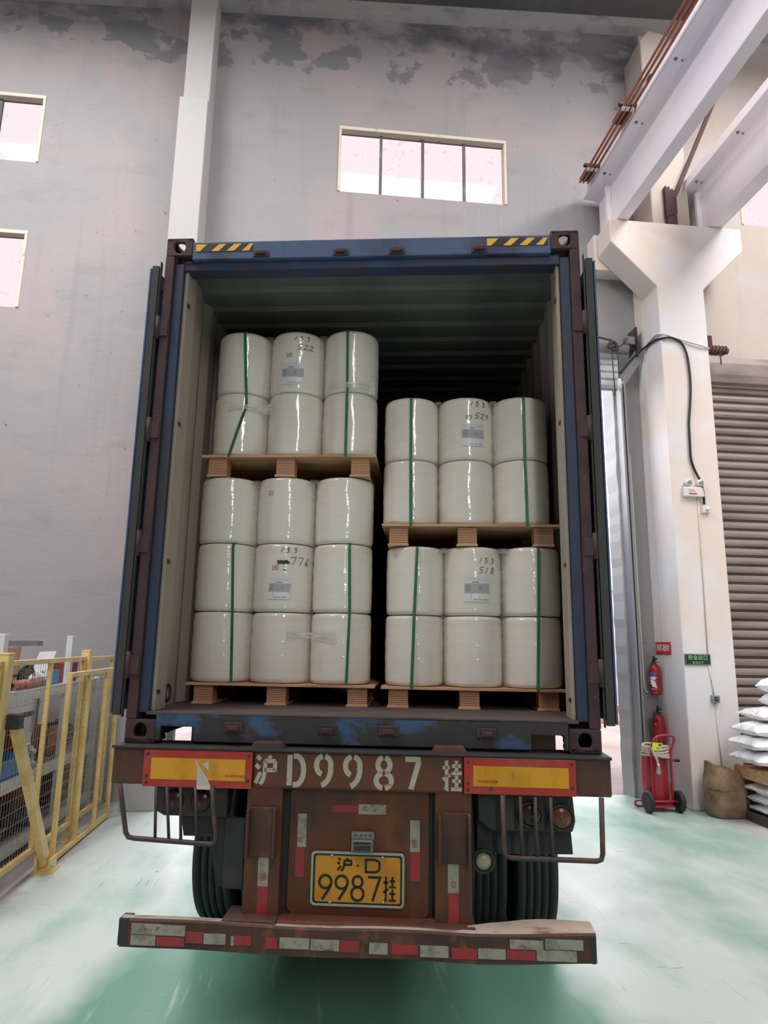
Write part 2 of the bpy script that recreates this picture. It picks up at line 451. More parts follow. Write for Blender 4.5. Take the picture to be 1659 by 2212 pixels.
class MB:
    def __init__(s):
        s.v, s.f, s.sm, s.mi = [], [], [], []

    def add(s, vs, fs, smooth=False, mi=0):
        b = len(s.v)
        s.v += [tuple(v) for v in vs]
        for f in fs:
            s.f.append([b + i for i in f])
            s.sm.append(smooth)
            s.mi.append(mi)
        return s

    def box(s, x0, x1, y0, y1, z0, z1, mi=0):
        v = [(x, y, z) for z in (z0, z1) for y in (y0, y1) for x in (x0, x1)]
        return s.add(v, [(0, 2, 3, 1), (4, 5, 7, 6), (0, 1, 5, 4), (2, 6, 7, 3), (0, 4, 6, 2), (1, 3, 7, 5)], mi=mi)

    def obox(s, c, ax, ay, az, mi=0):
        """box from centre and three half-axis vectors"""
        c, ax, ay, az = map(Vector, (c, ax, ay, az))
        v = [c + ax * i + ay * j + az * k for k in (-1, 1) for j in (-1, 1) for i in (-1, 1)]
        return s.add(v, [(0, 2, 3, 1), (4, 5, 7, 6), (0, 1, 5, 4), (2, 6, 7, 3), (0, 4, 6, 2), (1, 3, 7, 5)], mi=mi)

    def bar(s, p, q, w, d, side=(0, 0, 1), mi=0):
        """rectangular bar from p to q, w across `side`, d the other way"""
        p, q = Vector(p), Vector(q)
        a = (q - p) / 2
        n = a.normalized()
        b = n.cross(Vector(side))
        if b.length < 1e-4:
            b = n.cross(Vector((1, 0, 0)))
        b.normalize()
        c = n.cross(b)
        return s.obox((p + q) / 2, a, b * d / 2, c * w / 2, mi)

    def prism(s, poly, axis, a0, a1, mi=0, smooth=False):
        n = len(poly)

        def P(p, a):
            return {'x': (a, p[0], p[1]), 'y': (p[0], a, p[1]), 'z': (p[0], p[1], a)}[axis]
        v = [P(p, a0) for p in poly] + [P(p, a1) for p in poly]
        s.add(v, [tuple(range(n - 1, -1, -1)), tuple(range(n, 2 * n))], mi=mi)
        b = len(s.v) - 2 * n
        for i in range(n):
            j = (i + 1) % n
            s.f.append([b + i, b + j, b + n + j, b + n + i])
            s.sm.append(smooth)
            s.mi.append(mi)
        return s

    def tube(s, path, r, n=8, closed=False, cap=True, mi=0, taper=None):
        P = [Vector(p) for p in path]
        m = len(P)
        rings = []
        prev = None
        for i in range(m):
            if closed:
                t = (P[(i + 1) % m] - P[i - 1])
            else:
                t = P[min(i + 1, m - 1)] - P[max(i - 1, 0)]
            t.normalize()
            if prev is None:
                a = t.cross(Vector((0, 0, 1)))
                if a.length < 0.05:
                    a = t.cross(Vector((1, 0, 0)))
            else:
                a = prev - t * prev.dot(t)
            a.normalize()
            prev = a
            b = t.cross(a)
            rr = r if taper is None else r * (taper[0] + (taper[1] - taper[0]) * i / (m - 1))
            rings.append([P[i] + (a * cos(2 * pi * k / n) + b * sin(2 * pi * k / n)) * rr for k in range(n)])
        v = [p for rg in rings for p in rg]
        f = []
        for i in range(m if closed else m - 1):
            j = (i + 1) % m
            for k in range(n):
                l = (k + 1) % n
                f.append((i * n + k, i * n + l, j * n + l, j * n + k))
        s.add(v, f, True, mi)
        if cap and not closed:
            b = len(s.v) - len(v)
            s.f.append([b + k for k in range(n)][::-1]); s.sm.append(False); s.mi.append(mi)
            s.f.append([b + (m - 1) * n + k for k in range(n)]); s.sm.append(False); s.mi.append(mi)
        return s

    def lathe(s, prof, c, axis='z', n=32, mi=0, smooth=True, sx=1.0, sy=1.0):
        """prof: (radius, height) pairs; closed at the ends when radius is 0"""
        cx, cy, cz = c
        v = []
        for r, h in prof:
            for k in range(n):
                a = 2 * pi * k / n
                x, y = r * cos(a) * sx, r * sin(a) * sy
                v.append({'z': (cx + x, cy + y, cz + h), 'x': (cx + h, cy + x, cz + y), 'y': (cx + x, cy + h, cz + y)}[axis])
        f = []
        m = len(prof)
        for i in range(m - 1):
            for k in range(n):
                l = (k + 1) % n
                f.append((i * n + k, i * n + l, (i + 1) * n + l, (i + 1) * n + k))
        s.add(v, f, smooth, mi)
        b = len(s.v) - len(v)
        for i in (0, m - 1):
            if prof[i][0] > 1e-6:
                s.f.append([b + i * n + k for k in range(n)]); s.sm.append(False); s.mi.append(mi)
        return s

    def cyl(s, p, q, r, n=16, mi=0, r1=None):
        return s.tube([p, q], r, n, mi=mi, taper=None if r1 is None else (1, r1 / r))

    def ring(s, outer, inner, axis, a0, a1, mi=0):
        """plate with a hole: two loops with the same count"""
        n = len(outer)

        def P(p, a):
            return {'x': (a, p[0], p[1]), 'y': (p[0], a, p[1]), 'z': (p[0], p[1], a)}[axis]
        v = [P(p, a0) for p in outer] + [P(p, a0) for p in inner] + [P(p, a1) for p in outer] + [P(p, a1) for p in inner]
        f = []
        for i in range(n):
            j = (i + 1) % n
            f += [(i, j, n + j, n + i), (2 * n + i, 3 * n + i, 3 * n + j, 2 * n + j), (i, 2 * n + i, 2 * n + j, j), (n + i, n + j, 3 * n + j, 3 * n + i)]
        return s.add(v, f, mi=mi)

    def xf(s, M):
        s.v = [tuple(M @ Vector(p)) for p in s.v]
        return s

    def build(s, name, mats, parent=None, frame=I4, bevel=0, loc=None, fix=False, seg=2):
        me = bpy.data.meshes.new(name)
        if parent is not None:
            M = WM[parent.name].inverted() @ frame
            pts = [M @ Vector(p) for p in s.v]
        else:
            if loc is None:
                xs, ys, zs = zip(*s.v)
                loc = ((min(xs) + max(xs)) / 2, (min(ys) + max(ys)) / 2, min(zs))
            if fix:
                loc = (0, 0, 0)
            pts = [Vector(p) - Vector(loc) for p in s.v]
        me.from_pydata([tuple(p) for p in pts], [], s.f)
        for m in (mats if isinstance(mats, (list, tuple)) else [mats]):
            me.materials.append(m)
        me.polygons.foreach_set('use_smooth', s.sm)
        me.polygons.foreach_set('material_index', s.mi)
        me.update()
        if bevel or True:
            import bmesh as _b
            bm = _b.new()
            bm.from_mesh(me)
            _b.ops.recalc_face_normals(bm, faces=bm.faces)
            bm.to_mesh(me)
            bm.free()
        o = bpy.data.objects.new(name, me)
        COL.objects.link(o)
        if parent is not None:
            o.parent = parent
            WM[o.name] = WM[parent.name]
        else:
            o.matrix_world = frame @ Matrix.Translation(loc)
            WM[o.name] = frame @ Matrix.Translation(loc)
        if bevel:
            b = o.modifiers.new('bevel', 'BEVEL')
            b.width = bevel
            b.segments = seg
            b.limit_method = 'ANGLE'
            b.angle_limit = radians(40)
        return o


def tag(o, label, cat, group=None, kind=None):
    o['label'] = label
    o['category'] = cat
    if group:
        o['group'] = group
    if kind:
        o['kind'] = kind
    return o


def thing(name, label, cat, loc=(0, 0, 0), rz=0.0, group=None, frame=I4):
    o = bpy.data.objects.new(name, None)
    o.empty_display_size = 0.05
    COL.objects.link(o)
    M = frame @ Matrix.Translation(loc) @ Matrix.Rotation(rz, 4, 'Z')
    o.matrix_world = M
    WM[o.name] = M
    return tag(o, label, cat, group)


def struct(mb, name, m, bevel=0, label=None, cat=None):
    o = mb.build(name, m, fix=True, bevel=bevel)
    o['kind'] = 'structure'
    if label:
        o['label'] = label
    if cat:
        o['category'] = cat
    return o


def dup(o, parent=None):
    c = o.copy()
    COL.objects.link(c)
    if parent is not None:
        c.parent = parent
    for ch in list(o.children):
        dup(ch, c)
    return c


def place(o, loc, rz=0.0, frame=I4, scale=(1, 1, 1)):
    M = frame @ Matrix.Translation(loc) @ Matrix.Rotation(rz, 4, 'Z') @ Matrix.Diagonal((*scale, 1))
    o.matrix_world = M
    o.location, o.rotation_euler = M.to_translation(), M.to_euler()
    o.scale = scale
    WM[o.name] = M
    return o


# ---- flat lettering made of strokes
def arc(cx, cy, rx, ry, a0, a1, n=14):
    return [(cx + rx * cos(radians(a0 + (a1 - a0) * i / n)), cy + ry * sin(radians(a0 + (a1 - a0) * i / n))) for i in range(n + 1)]


def ribbon(mb, path, w, g, mi=0, dots=True, sub=1):
    """stroke of width w along a 2-D path, carried onto a surface by g(u, v)"""
    P = [Vector(p) for p in path]
    if sub > 1:
        Q = []
        for a, b in zip(P, P[1:]):
            Q += [a.lerp(b, i / sub) for i in range(sub)]
        P = Q + [P[-1]]
    L_, R_ = [], []
    n = len(P)
    for i in range(n):
        if i == 0:
            t = P[1] - P[0]
        elif i == n - 1:
            t = P[-1] - P[-2]
        else:
            t = (P[i + 1] - P[i]).normalized() + (P[i] - P[i - 1]).normalized()
        if t.length < 1e-9:
            t = Vector((1, 0))
        t.normalize()
        k = 1.0
        if 0 < i < n - 1:
            c_ = max(0.5, t.dot((P[i + 1] - P[i]).normalized()))
            k = 1 / c_
        nn = Vector((-t.y, t.x)) * w / 2 * k
        L_.append(P[i] + nn)
        R_.append(P[i] - nn)
    v = [g(*p) for p in L_] + [g(*p) for p in R_]
    mb.add(v, [(i, i + 1, n + i + 1, n + i) for i in range(n - 1)], mi=mi)
    return mb


GLYPH = {  # unit-height strokes
    'D': [[(0.08, 0.02), (0.08, 0.98)], [(0.2, 0.95), (0.32, 0.95)] + arc(0.3, 0.5, 0.25, 0.45, 85, -85) + [(0.2, 0.05)]],
    'Dp': [[(0.06, 0.0), (0.06, 1.0)], [(0.06, 0.95), (0.4, 0.95)] + arc(0.38, 0.68, 0.26, 0.27, 85, 5, 6) + [(0.64, 0.32)] + arc(0.38, 0.32, 0.26, 0.27, -5, -85, 6) + [(0.06, 0.05)]],
    '9': [arc(0.28, 0.68, 0.24, 0.29, 100, 255), arc(0.28, 0.68, 0.24, 0.29, 80, -20) + arc(0.14, 0.58, 0.38, 0.54, -5, -78, 10)],
    '9p': [arc(0.29, 0.71, 0.25, 0.26, 0, 360, 22), [(0.53, 0.66), (0.46, 0.45), (0.17, 0.0)]],
    '8': [arc(0.28, 0.74, 0.2, 0.23, 100, 260), arc(0.28, 0.74, 0.2, 0.23, 80, -80), arc(0.28, 0.25, 0.25, 0.23, 100, 260), arc(0.28, 0.25, 0.25, 0.23, 80, -80)],
    '8p': [arc(0.29, 0.75, 0.2, 0.22, 0, 360, 22), arc(0.29, 0.27, 0.25, 0.27, 0, 360, 22)],
    '7': [[(0.05, 0.94), (0.55, 0.94)], [(0.5, 0.88), (0.24, 0.0)]],
    '7p': [[(0.05, 0.95), (0.56, 0.95), (0.25, 0.0)]],
    'hu': [[(0.06, 0.98), (0.24, 0.86)], [(0.0, 0.68), (0.2, 0.56)], [(0.02, 0.04), (0.12, 0.2), (0.24, 0.42)],
           [(0.62, 1.0), (0.72, 0.9)], [(0.42, 0.82), (0.95, 0.82)], [(0.93, 0.82), (0.93, 0.46)], [(0.42, 0.5), (0.95, 0.5)],
           [(0.46, 0.82), (0.45, 0.45), (0.4, 0.2), (0.26, 0.0)]],
    'gua': [[(0.02, 0.76), (0.38, 0.76)], [(0.22, 1.0), (0.22, 0.06), (0.1, 0.1)], [(0.02, 0.36), (0.4, 0.52)],
            [(0.5, 0.82), (0.96, 0.82)], [(0.73, 1.0), (0.73, 0.6)], [(0.46, 0.58), (1.0, 0.58)],
            [(0.5, 0.32), (0.96, 0.32)], [(0.73, 0.5), (0.73, 0.06)], [(0.44, 0.05), (1.0, 0.05)]],
    # handwriting
    'h1': [[(0.3, 1.0), (0.1, 0.0)]],
    'h2': [[(0.05, 0.8), (0.25, 1.0), (0.42, 0.85), (0.3, 0.5), (0.05, 0.08), (0.25, 0.12), (0.55, 0.02)]],
    'h3': [[(0.08, 0.92), (0.4, 0.98), (0.2, 0.62), (0.42, 0.45), (0.4, 0.15), (0.1, 0.0)]],
    'h5': [[(0.18, 0.95), (0.1, 0.55), (0.35, 0.5), (0.38, 0.2), (0.05, 0.0)], [(0.18, 0.95), (0.5, 0.98)]],
    'h6': [[(0.45, 1.0), (0.15, 0.55), (0.08, 0.2), (0.28, 0.02), (0.45, 0.2), (0.3, 0.42), (0.1, 0.25)]],
    'h7': [[(0.02, 0.95), (0.45, 1.0), (0.35, 0.5), (0.22, 0.0)]],
    'h8': [[(0.42, 0.9), (0.2, 0.98), (0.15, 0.75), (0.38, 0.35), (0.3, 0.05), (0.08, 0.12), (0.15, 0.4), (0.42, 0.75), (0.42, 0.9)]],
    'h9': [[(0.42, 0.9), (0.2, 1.0), (0.08, 0.75), (0.2, 0.58), (0.42, 0.75), (0.42, 0.9), (0.3, 0.4), (0.2, 0.0)]],
    'h.': [[(0.1, 0.05), (0.18, 0.1)]],
}


def glyph(mb, key, x, y, h, w, sw, g, mi=0, slant=0.0, sub=1):
    for st in GLYPH[key]:
        ribbon(mb, [(x + (px * w) + slant * py * h, y + py * h) for px, py in st], sw, g, mi, sub=sub)


def text_into(mb, body, g, size, cx, cy, mi=0, bold=0.0, sx=1.0, spacing=1.0):
    """print `body` centred on (cx, cy) in the plane carried by g"""
    cu = bpy.data.curves.new('t', 'FONT')
    cu.body = body
    cu.size = size
    cu.offset = bold
    cu.space_character = spacing
    cu.align_x = 'CENTER'
    cu.align_y = 'CENTER'
    cu.fill_mode = 'FRONT'
    cu.resolution_u = 3
    o = bpy.data.objects.new('t', cu)
    COL.objects.link(o)
    dg = bpy.context.evaluated_depsgraph_get()
    me = bpy.data.meshes.new_from_object(o.evaluated_get(dg))
    v = [g(cx + p.co.x * sx, cy + p.co.y) for p in me.vertices]
    mb.add(v, [tuple(p.vertices) for p in me.polygons], mi=mi)
    bpy.data.objects.remove(o)
    bpy.data.curves.remove(cu)
    bpy.data.meshes.remove(me)
    return mb


def rrect(x0, x1, y0, y1, r, n=5):
    p = []
    for cx, cy, a in ((x1 - r, y1 - r, 0), (x0 + r, y1 - r, 90), (x0 + r, y0 + r, 180), (x1 - r, y0 + r, 270)):
        p += [(cx + r * cos(radians(a + 90 * i / n)), cy + r * sin(radians(a + 90 * i / n))) for i in range(n + 1)]
    return p


def rect_loop(x0, x1, y0, y1, n=6):
    """rectangle with points matched to rrect's count (4*(n))"""
    p = []
    c = [(x1, y1), (x0, y1), (x0, y0), (x1, y0)]
    # start in the middle of the right side so the loop lines up with an ellipse starting at angle 0
    per = [((x1, (y0 + y1) / 2), (x1, y1)), ((x1, y1), (x0, y1)), ((x0, y1), (x0, y0)), ((x0, y0), (x1, y0)), ((x1, y0), (x1, (y0 + y1) / 2))]
    cnt = [n // 2, n, n, n, n // 2]
    for (a, b), k in zip(per, cnt):
        p += [(a[0] + (b[0] - a[0]) * i / k, a[1] + (b[1] - a[1]) * i / k) for i in range(k)]
    return p


def ell_loop(cx, cy, rx, ry, n=6):
    m = 4 * n
    return [(cx + rx * cos(2 * pi * i / m), cy + ry * sin(2 * pi * i / m)) for i in range(m)]


def smooth_path(P, k=6):
    """Catmull-Rom through the points"""
    P = [Vector(p) for p in P]
    out = []
    for i in range(len(P) - 1):
        p0, p1, p2, p3 = P[max(i - 1, 0)], P[i], P[i + 1], P[min(i + 2, len(P) - 1)]
        for j in range(k):
            t = j / k
            out.append(0.5 * ((2 * p1) + (p2 - p0) * t + (2 * p0 - 5 * p1 + 4 * p2 - p3) * t * t + (3 * p1 - p0 - 3 * p2 + p3) * t ** 3))
    return out + [P[-1]]


# ================================================================== THE HALL
WY = 5.2            # inner face of the back wall
WT = 0.13           # its thickness
DX0, DX1, DZ = -1.9, 3.975, 6.0      # doorway behind the truck
WIN = [(-0.12, 2.44, 8.42, 9.52), (-6.9, -4.33, 8.48, 9.56), (-6.9, -4.34, 6.26, 7.40), (6.2, 8.8, 8.42, 9.52)]

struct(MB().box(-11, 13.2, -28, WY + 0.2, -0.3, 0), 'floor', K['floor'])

# back wall with its doorway, shutter opening and windows, cut out of one grid of blocks
SH0, SH1, SHZ = 5.02, 9.4, 6.02
xs = sorted({-11, 13.2, DX0, DX1, 4.7, SH0, SH1} | {w[0] for w in WIN} | {w[1] for w in WIN})
zs = sorted({0, 12.4, DZ, SHZ} | {w[2] for w in WIN} | {w[3] for w in WIN})
for nm, lo, hi, m in (('wall_back', -11, 4.7, K['plaster']), ('wall_back_right', 4.7, 13.2, K['plaster_beige'])):
    mb = MB()
    X = [x for x in xs if lo <= x <= hi]
    for x0, x1 in zip(X, X[1:]):
        run = None
        for z0, z1 in zip(zs, zs[1:]):
            mx, mz = (x0 + x1) / 2, (z0 + z1) / 2
            hole = any(w[0] < mx < w[1] and w[2] < mz < w[3] for w in WIN) or (DX0 < mx < DX1 and mz < DZ) or (SH0 < mx < SH1 and mz < SHZ)
            if hole:
                if run is not None:
                    mb.box(x0, x1, WY, WY + WT, run, z0)
                run = None
            elif run is None:
                run = z0
        if run is not None:
            mb.box(x0, x1, WY, WY + WT, run, zs[-1])
    struct(mb, nm, m)

struct(MB().box(-11.3, -11, -28, 6, -0.3, 12.5), 'wall_left', K['plaster'])
struct(MB().box(13.2, 13.5, -28, 6, -0.3, 12.5), 'wall_right', K['plaster_beige'])
mb = MB()
mb.box(-11, 13.2, -28.3, -28, -0.3, 12.5)
struct(mb, 'wall_front', K['ceiling'])

# sloped roof (rising to the right) and the ring beam under its edge
def roof_z(x):
    return 11.49 + 0.06 * (x + 2.1)
mb = MB()
mb.prism([(-11.3, roof_z(-11.3)), (13.5, roof_z(13.5)), (13.5, roof_z(13.5) + 0.3), (-11.3, roof_z(-11.3) + 0.3)], 'y', -28.3, WY + 1.0)
struct(mb, 'ceiling', K['ceiling'])
mb = MB()
mb.prism([(-11, roof_z(-11) - 0.17), (13.2, roof_z(13.2) - 0.17), (13.2, roof_z(13.2)), (-11, roof_z(-11))], 'y', WY - 0.17, WY)
struct(mb, 'trim_ring_beam', K['ring_beam'])
# windows
for n, (x0, x1, z0, z1) in enumerate(WIN, 1):
    w = MB()
    t = 0.055
    y0, y1 = WY - 0.02, WY + 0.12
    w.box(x0, x1, y0, y1, z1 - t, z1).box(x0, x1, y0 + 0.06, y1, z0, z0 + 0.02).box(x0, x0 + t * 0.7, y0, y1, z0, z1 - t).box(x1 - t * 0.7, x1, y0, y1, z0, z1 - t)
    wo = struct(w, f'window_{n}', K['frame_cream'], 0.006)
    k = MB()
    for i in range(1, 4):
        xm = x0 + (x1 - x0) * i / 4
        k.box(xm - 0.02, xm + 0.02, WY + 0.06, WY + 0.11, z0 + 0.02, z1 - t)
    k.build('mullion', K['mullion'], wo)
    for i in range(4):
        xa, xb = x0 + (x1 - x0) * i / 4 + 0.02, x0 + (x1 - x0) * (i + 1) / 4 - 0.02
        MB().box(xa, xb, WY + 0.085, WY + 0.09, z0 + 0.02, z1 - t).build('pane', K['glass'], wo)

# pilaster on the left with its thinner head and a chipped ledge
mb = MB()
mb.box(-2.36, -1.97, 4.72, WY, 0, 9.35).box(-2.33, -1.97, 4.80, WY, 9.35, 11.31)
struct(mb, 'trim_pilaster_left', K['pilaster'], 0.012)

# ------------------------------------------------ right-hand column with two corbels
mb = MB()
prof = [(4.34, 0), (5.02, 0), (5.02, 6.83), (5.66, 7.47), (5.66, 7.82), (3.70, 7.82), (3.70, 7.47), (4.34, 6.83)]
mb.prism(prof, 'y', 4.5, 4.93)
struct(mb, 'trim_column', K['column'], 0.015)
mb = MB()
mb.box(4.34, 4.98, 4.935, WY, 0, 7.3).box(3.66, 5.1, 4.95, WY, 7.3, 7.86)
struct(mb, 'trim_pier_behind_column', K['column'], 0.01)
mb = MB()
mb.prism([(4.42, 7.82), (5.0, 7.82), (5.0, 11.0), (4.86, 11.2), (4.56, 11.25), (4.42, 11.05)], 'y', 4.65, WY)
struct(mb, 'trim_upper_column', K['plaster_beige'], 0.02)

# ------------------------------------------------ crane runway beams on the corbels
def tbeam(name, xw, wid, f0, f1, y0, y1, z0, label):
    mb = MB()
    p = [(xw, z0), (xw + wid, z0), (xw + wid, z0 + 0.6), (xw + wid + 0.06, z0 + 0.66), (f1, z0 + 0.68), (f1, z0 + 0.82), (f0, z0 + 0.82), (f0, z0 + 0.68), (xw - 0.06, z0 + 0.66), (xw, z0 + 0.6)]
    mb.prism(p, 'y', y0, y1)
    t = thing(name, label, 'beam', (xw + wid / 2, y1 - 0.4, z0))
    mb.build('beam_body', K['crane_beam'], t, bevel=0.012)
    k = MB()
    for i in range(9):
        y = y1 - 0.6 - i * 0.95
        for xx in (f0 + 0.07, xw - 0.09):
            k.lathe([(0.022, 0), (0.022, -0.012), (0.012, -0.014), (0.012, -0.03)], (xx, y, z0 + 0.68), 'z', 8)
    k.build('bolt', K['grey_iron'], t)
    e = MB()
    e.box(xw - 0.07, xw - 0.002, y1 - 0.42, y1 - 0.36, z0, z0 + 0.64)
    e.build('end_stiffener', K['crane_beam'], t, bevel=0.006)
    return t
tbeam('crane_runway_beam', 3.81, 0.175, 3.57, 4.25, -10, 5.05, 7.83, 'white concrete crane runway beam carrying the copper conductor rails')
tbeam('crane_runway_beam', 5.18, 0.22, 4.95, 5.63, -10, 5.05, 7.83, 'white concrete crane runway beam on the shutter side of the column')

# copper conductor rails beside the left beam's flange
for i, (x, z, lb) in enumerate([(3.40, 8.56, 'copper conductor rail farthest out from the white crane beam'),
                                (3.455, 8.56, 'middle copper conductor rail beside the white crane beam'),
                                (3.52, 8.56, 'copper conductor rail closest to the white crane beam')]):
    r = MB()
    r.tube([(x, 4.75, z), (x, -9.5, z)], 0.016, 10)
    tag(r.build('conductor_rail', K['copper']), lb, 'rail', 'copper conductor rails')
for i, y in enumerate((4.45, 3.35, 1.6, -0.6, -2.8, -5.0)):
    t = thing('rail_bracket', ['dark bracket holding the copper rails nearest the back wall', 'dark bracket holding the copper rails, second from the back wall', 'dark bracket holding the copper rails high up near the roof'][min(i, 2)],
              'bracket', (3.5, y, 8.59), group='copper rail brackets')
    MB().box(3.34, 3.575, y - 0.025, y + 0.025, 8.585, 8.62).build('bracket_arm', K['bracket'], t)
    for x in (3.40, 3.455, 3.52):
        MB().box(x - 0.012, x + 0.012, y - 0.02, y + 0.02, 8.572, 8.6).box(x - 0.02, x + 0.02, y - 0.03, y + 0.03, 8.535, 8.548).build('insulator', K['frame_cream'], t)
    if i in (0, 1):
        MB().box(3.42, 3.57, y + 0.05, y + 0.35, 8.62, 8.66).build('cover_plate', K['bracket'], t)

# dark steel bracket and its diagonal rod at the column head
t = thing('brace_bracket', 'dark red ragged steel bracket on the column head between the two beams', 'bracket', (4.69, 4.6, 7.83))
mb = MB()
for i in range(7):
    a = random.uniform(-0.03, 0.03)
    mb.box(4.61 + i * 0.024, 4.63 + i * 0.024, 4.58, 4.66, 7.98 + abs(a) + 0.01 * i, 8.5 + a - 0.012 * i)
mb.box(4.62, 4.77, 4.59, 4.65, 7.82, 8.3)
mb.build('plate_pack', K['bracket'], t)
mb = MB()
mb.bar((4.74, 4.6, 8.3), (5.93, 4.6, 11.0), 0.055, 0.055, (0, 1, 0))
tag(mb.build('brace_rod', K['bracket']), 'thin dark red diagonal steel rod above the column', 'rod')
mb = MB()
mb.prism([(4.42, 10.0), (4.66, 10.1), (4.78, 10.42), (4.5, 10.38)], 'y', 4.58, 4.66)
tag(mb.build('cable_anchor', K['bracket']), 'dark lump of steel on the upper column above the copper rails', 'bracket')

# ------------------------------------------------ the doorway's roller door, raised
t = thing('roller_door', 'raised pale grey roller door above the doorway, right of the container', 'roller door', (1.0, 5.05, 5.5))
mb = MB()
mb.tube([(DX0 - 0.1, 5.0, 6.10), (4.1, 5.0, 6.10)], 0.075, 16)
mb.build('roller_tube', K['alu'], t)
mb = MB()
z = 5.98
while z > 5.55:
    mb.prism([(5.07, z), (5.05, z - 0.03), (5.05, z - 0.085), (5.07, z - 0.105), (5.09, z - 0.105), (5.09, z)], 'x', DX0 - 0.05, 3.99)
    z -= 0.11
mb.build('door_slats', K['shutter_light'], t)
mb = MB()
mb.box(DX0 - 0.05, 3.96, 5.03, 5.11, 5.50, 5.56)
mb.build('bottom_bar', K['track'], t, bevel=0.006)
mb = MB()
mb.prism([(4.02, 6.16), (4.24, 6.16), (4.25, 6.44), (4.19, 6.40)], 'y', 4.98, 5.0)
mb.box(4.225, 4.25, 4.96, WY, 6.0, 6.44)
mb.build('bracket_plate', K['dark_steel'], t)
MB().box(4.06, 4.2, 4.94, 5.06, 6.16, 6.28).build('gear_box', K['grey_iron'], t, bevel=0.01)
mb = MB()
mb.tube(smooth_path([(3.84, 4.9, 6.15), (3.80, 4.9, 6.1), (3.83, 4.89, 6.03), (3.90, 4.9, 6.05), (3.88, 4.9, 6.14), (3.82, 4.92, 6.16), (3.79, 4.9, 6.07), (3.86, 4.88, 6.08)], 5), 0.02, 6)
mb.tube([(3.82, 4.9, 6.08), (3.835, 4.9, 5.35)], 0.008, 6).tube([(3.91, 4.9, 6.1), (3.905, 4.9, 5.6)], 0.008, 6)
mb.tube(smooth_path([(3.9, 4.9, 6.08), (3.98, 4.9, 6.12), (4.08, 4.92, 6.24)], 5), 0.008, 6)
mb.build('pull_chain', K['dark_steel'], t)
MB().lathe([(0, -0.01), (0.03, 0), (0.034, 0.1), (0.02, 0.15), (0, 0.155)], (3.905, 4.9, 5.45), 'z', 12).build('chain_handle', K['white_plastic'], t)
t = thing('guide_track', 'grey steel guide track on the right jamb of the doorway', 'track', (4.02, 5.1, 0))
MB().box(3.985, 4.015, 5.04, WY, 0, 5.62).box(4.045, 4.075, 5.06, WY, 0, 5.75).build('channel', K['track'], t)
MB().box(4.015, 4.045, 5.15, WY, 0, 5.62).build('groove', K['seam'], t)
mb = MB()
mb.bar((4.03, 5.08, 5.66), (4.31, 5.0, 6.08), 0.012, 0.16, (0, 1, 0))
mb.build('flared_guide', K['track'], t)
t = thing('jamb_lining', 'rough white doorway jamb beside the yard', 'jamb', (3.95, 5.4, 0))
mb = MB()
pts = [(3.955 + 0.016 * mnoise.noise((0, 0, k * 0.4)) + 0.018 * mnoise.noise((1, 0, k * 1.3)), k * 0.12) for k in range(50)]
mb.prism([(3.975, 0), (3.975, 5.88)] + pts[::-1], 'y', WY + 0.02, WY + 0.35)
o = mb.build('rough_plaster', K['pilaster'], t)
tag(MB().bar((2.8, 4.98, 6.42), (3.86, 4.95, 6.20), 0.02, 0.02).build('pink_pipe', K['bracket']), 'thin dark red pipe sloping down to the roller tube', 'pipe')
# conduit on the wall by the jamb
mb = MB()
mb.tube(smooth_path([(4.13, 5.17, 4.6), (4.14, 5.17, 2.3), (4.145, 5.17, 1.7), (4.15, 5.17, 1.38), (4.19, 5.165, 1.32)], 5), 0.012, 8)
tag(mb.build('wall_conduit', K['white_plastic']), 'thin white conduit on the wall between door track and column', 'conduit')

# ------------------------------------------------ roller shutter right of the column
t = thing('roller_shutter', 'closed grey brown roller shutter right of the column', 'shutter', (7.2, 5.1, 0))
mb = MB()
z = 5.62
while z > 0.05:
    mb.prism([(5.03, z), (5.005, z - 0.025), (5.0, z - 0.055), (5.01, z - 0.085), (5.04, z - 0.1), (5.06, z - 0.1), (5.06, z)], 'x', 4.985, 9.4)
    mb.prism([(5.03, z - 0.1), (5.045, z - 0.104), (5.06, z - 0.124), (5.06, z - 0.1)], 'x', 4.985, 9.4)
    z -= 0.124
mb.box(4.985, 9.4, 5.0, 5.06, 0, z + 0.01)
mb.build('slat_curtain', K['shutter'], t)
mb = MB()
mb.prism([(4.9, 5.64), (4.87, 5.75), (4.87, 5.92), (4.92, 6.04), (5.14, 6.06), (5.14, 5.64)], 'x', 4.99, 9.4)
mb.build('hood', K['shutter'], t, bevel=0.01)
t = thing('shutter_motor', 'rusty tubular motor on the corner of the shutter hood', 'motor', (5.15, 4.6, 5.9))
MB().lathe([(0.0, -0.14), (0.055, -0.13), (0.06, 0.05), (0.05, 0.07), (0.05, 0.16), (0.045, 0.2), (0, 0.2)], (5.17, 4.62, 5.98), 'x', 18).build('motor_body', K['brown_box'], t)
MB().box(5.0, 5.12, 4.56, 4.6, 5.98, 6.17).box(5.0, 5.04, 4.56, 4.9, 5.86, 6.0).build('mounting_plate', K['bracket'], t)
mb = MB()
for i in range(5):
    x = 5.12 + 0.05 * i
    mb.tube([(x + 0.02 * sin(a), 4.62 + 0.066 * cos(a), 5.98 + 0.066 * sin(a)) for a in [2 * pi * k / 12 for k in range(12)]], 0.008, 5, closed=True)
mb.tube([(5.22, 4.56, 5.96), (5.225, 4.56, 5.75)], 0.008, 6)
mb.build('chain', K['dark_steel'], t)
mb = MB()
mb.tube(smooth_path([(4.31, 5.15, 6.05), (4.32, 4.7, 6.14), (4.335, 4.485, 6.11), (4.6, 4.475, 6.04), (4.97, 4.475, 5.95), (5.03, 4.55, 5.95)], 5), 0.014, 8)
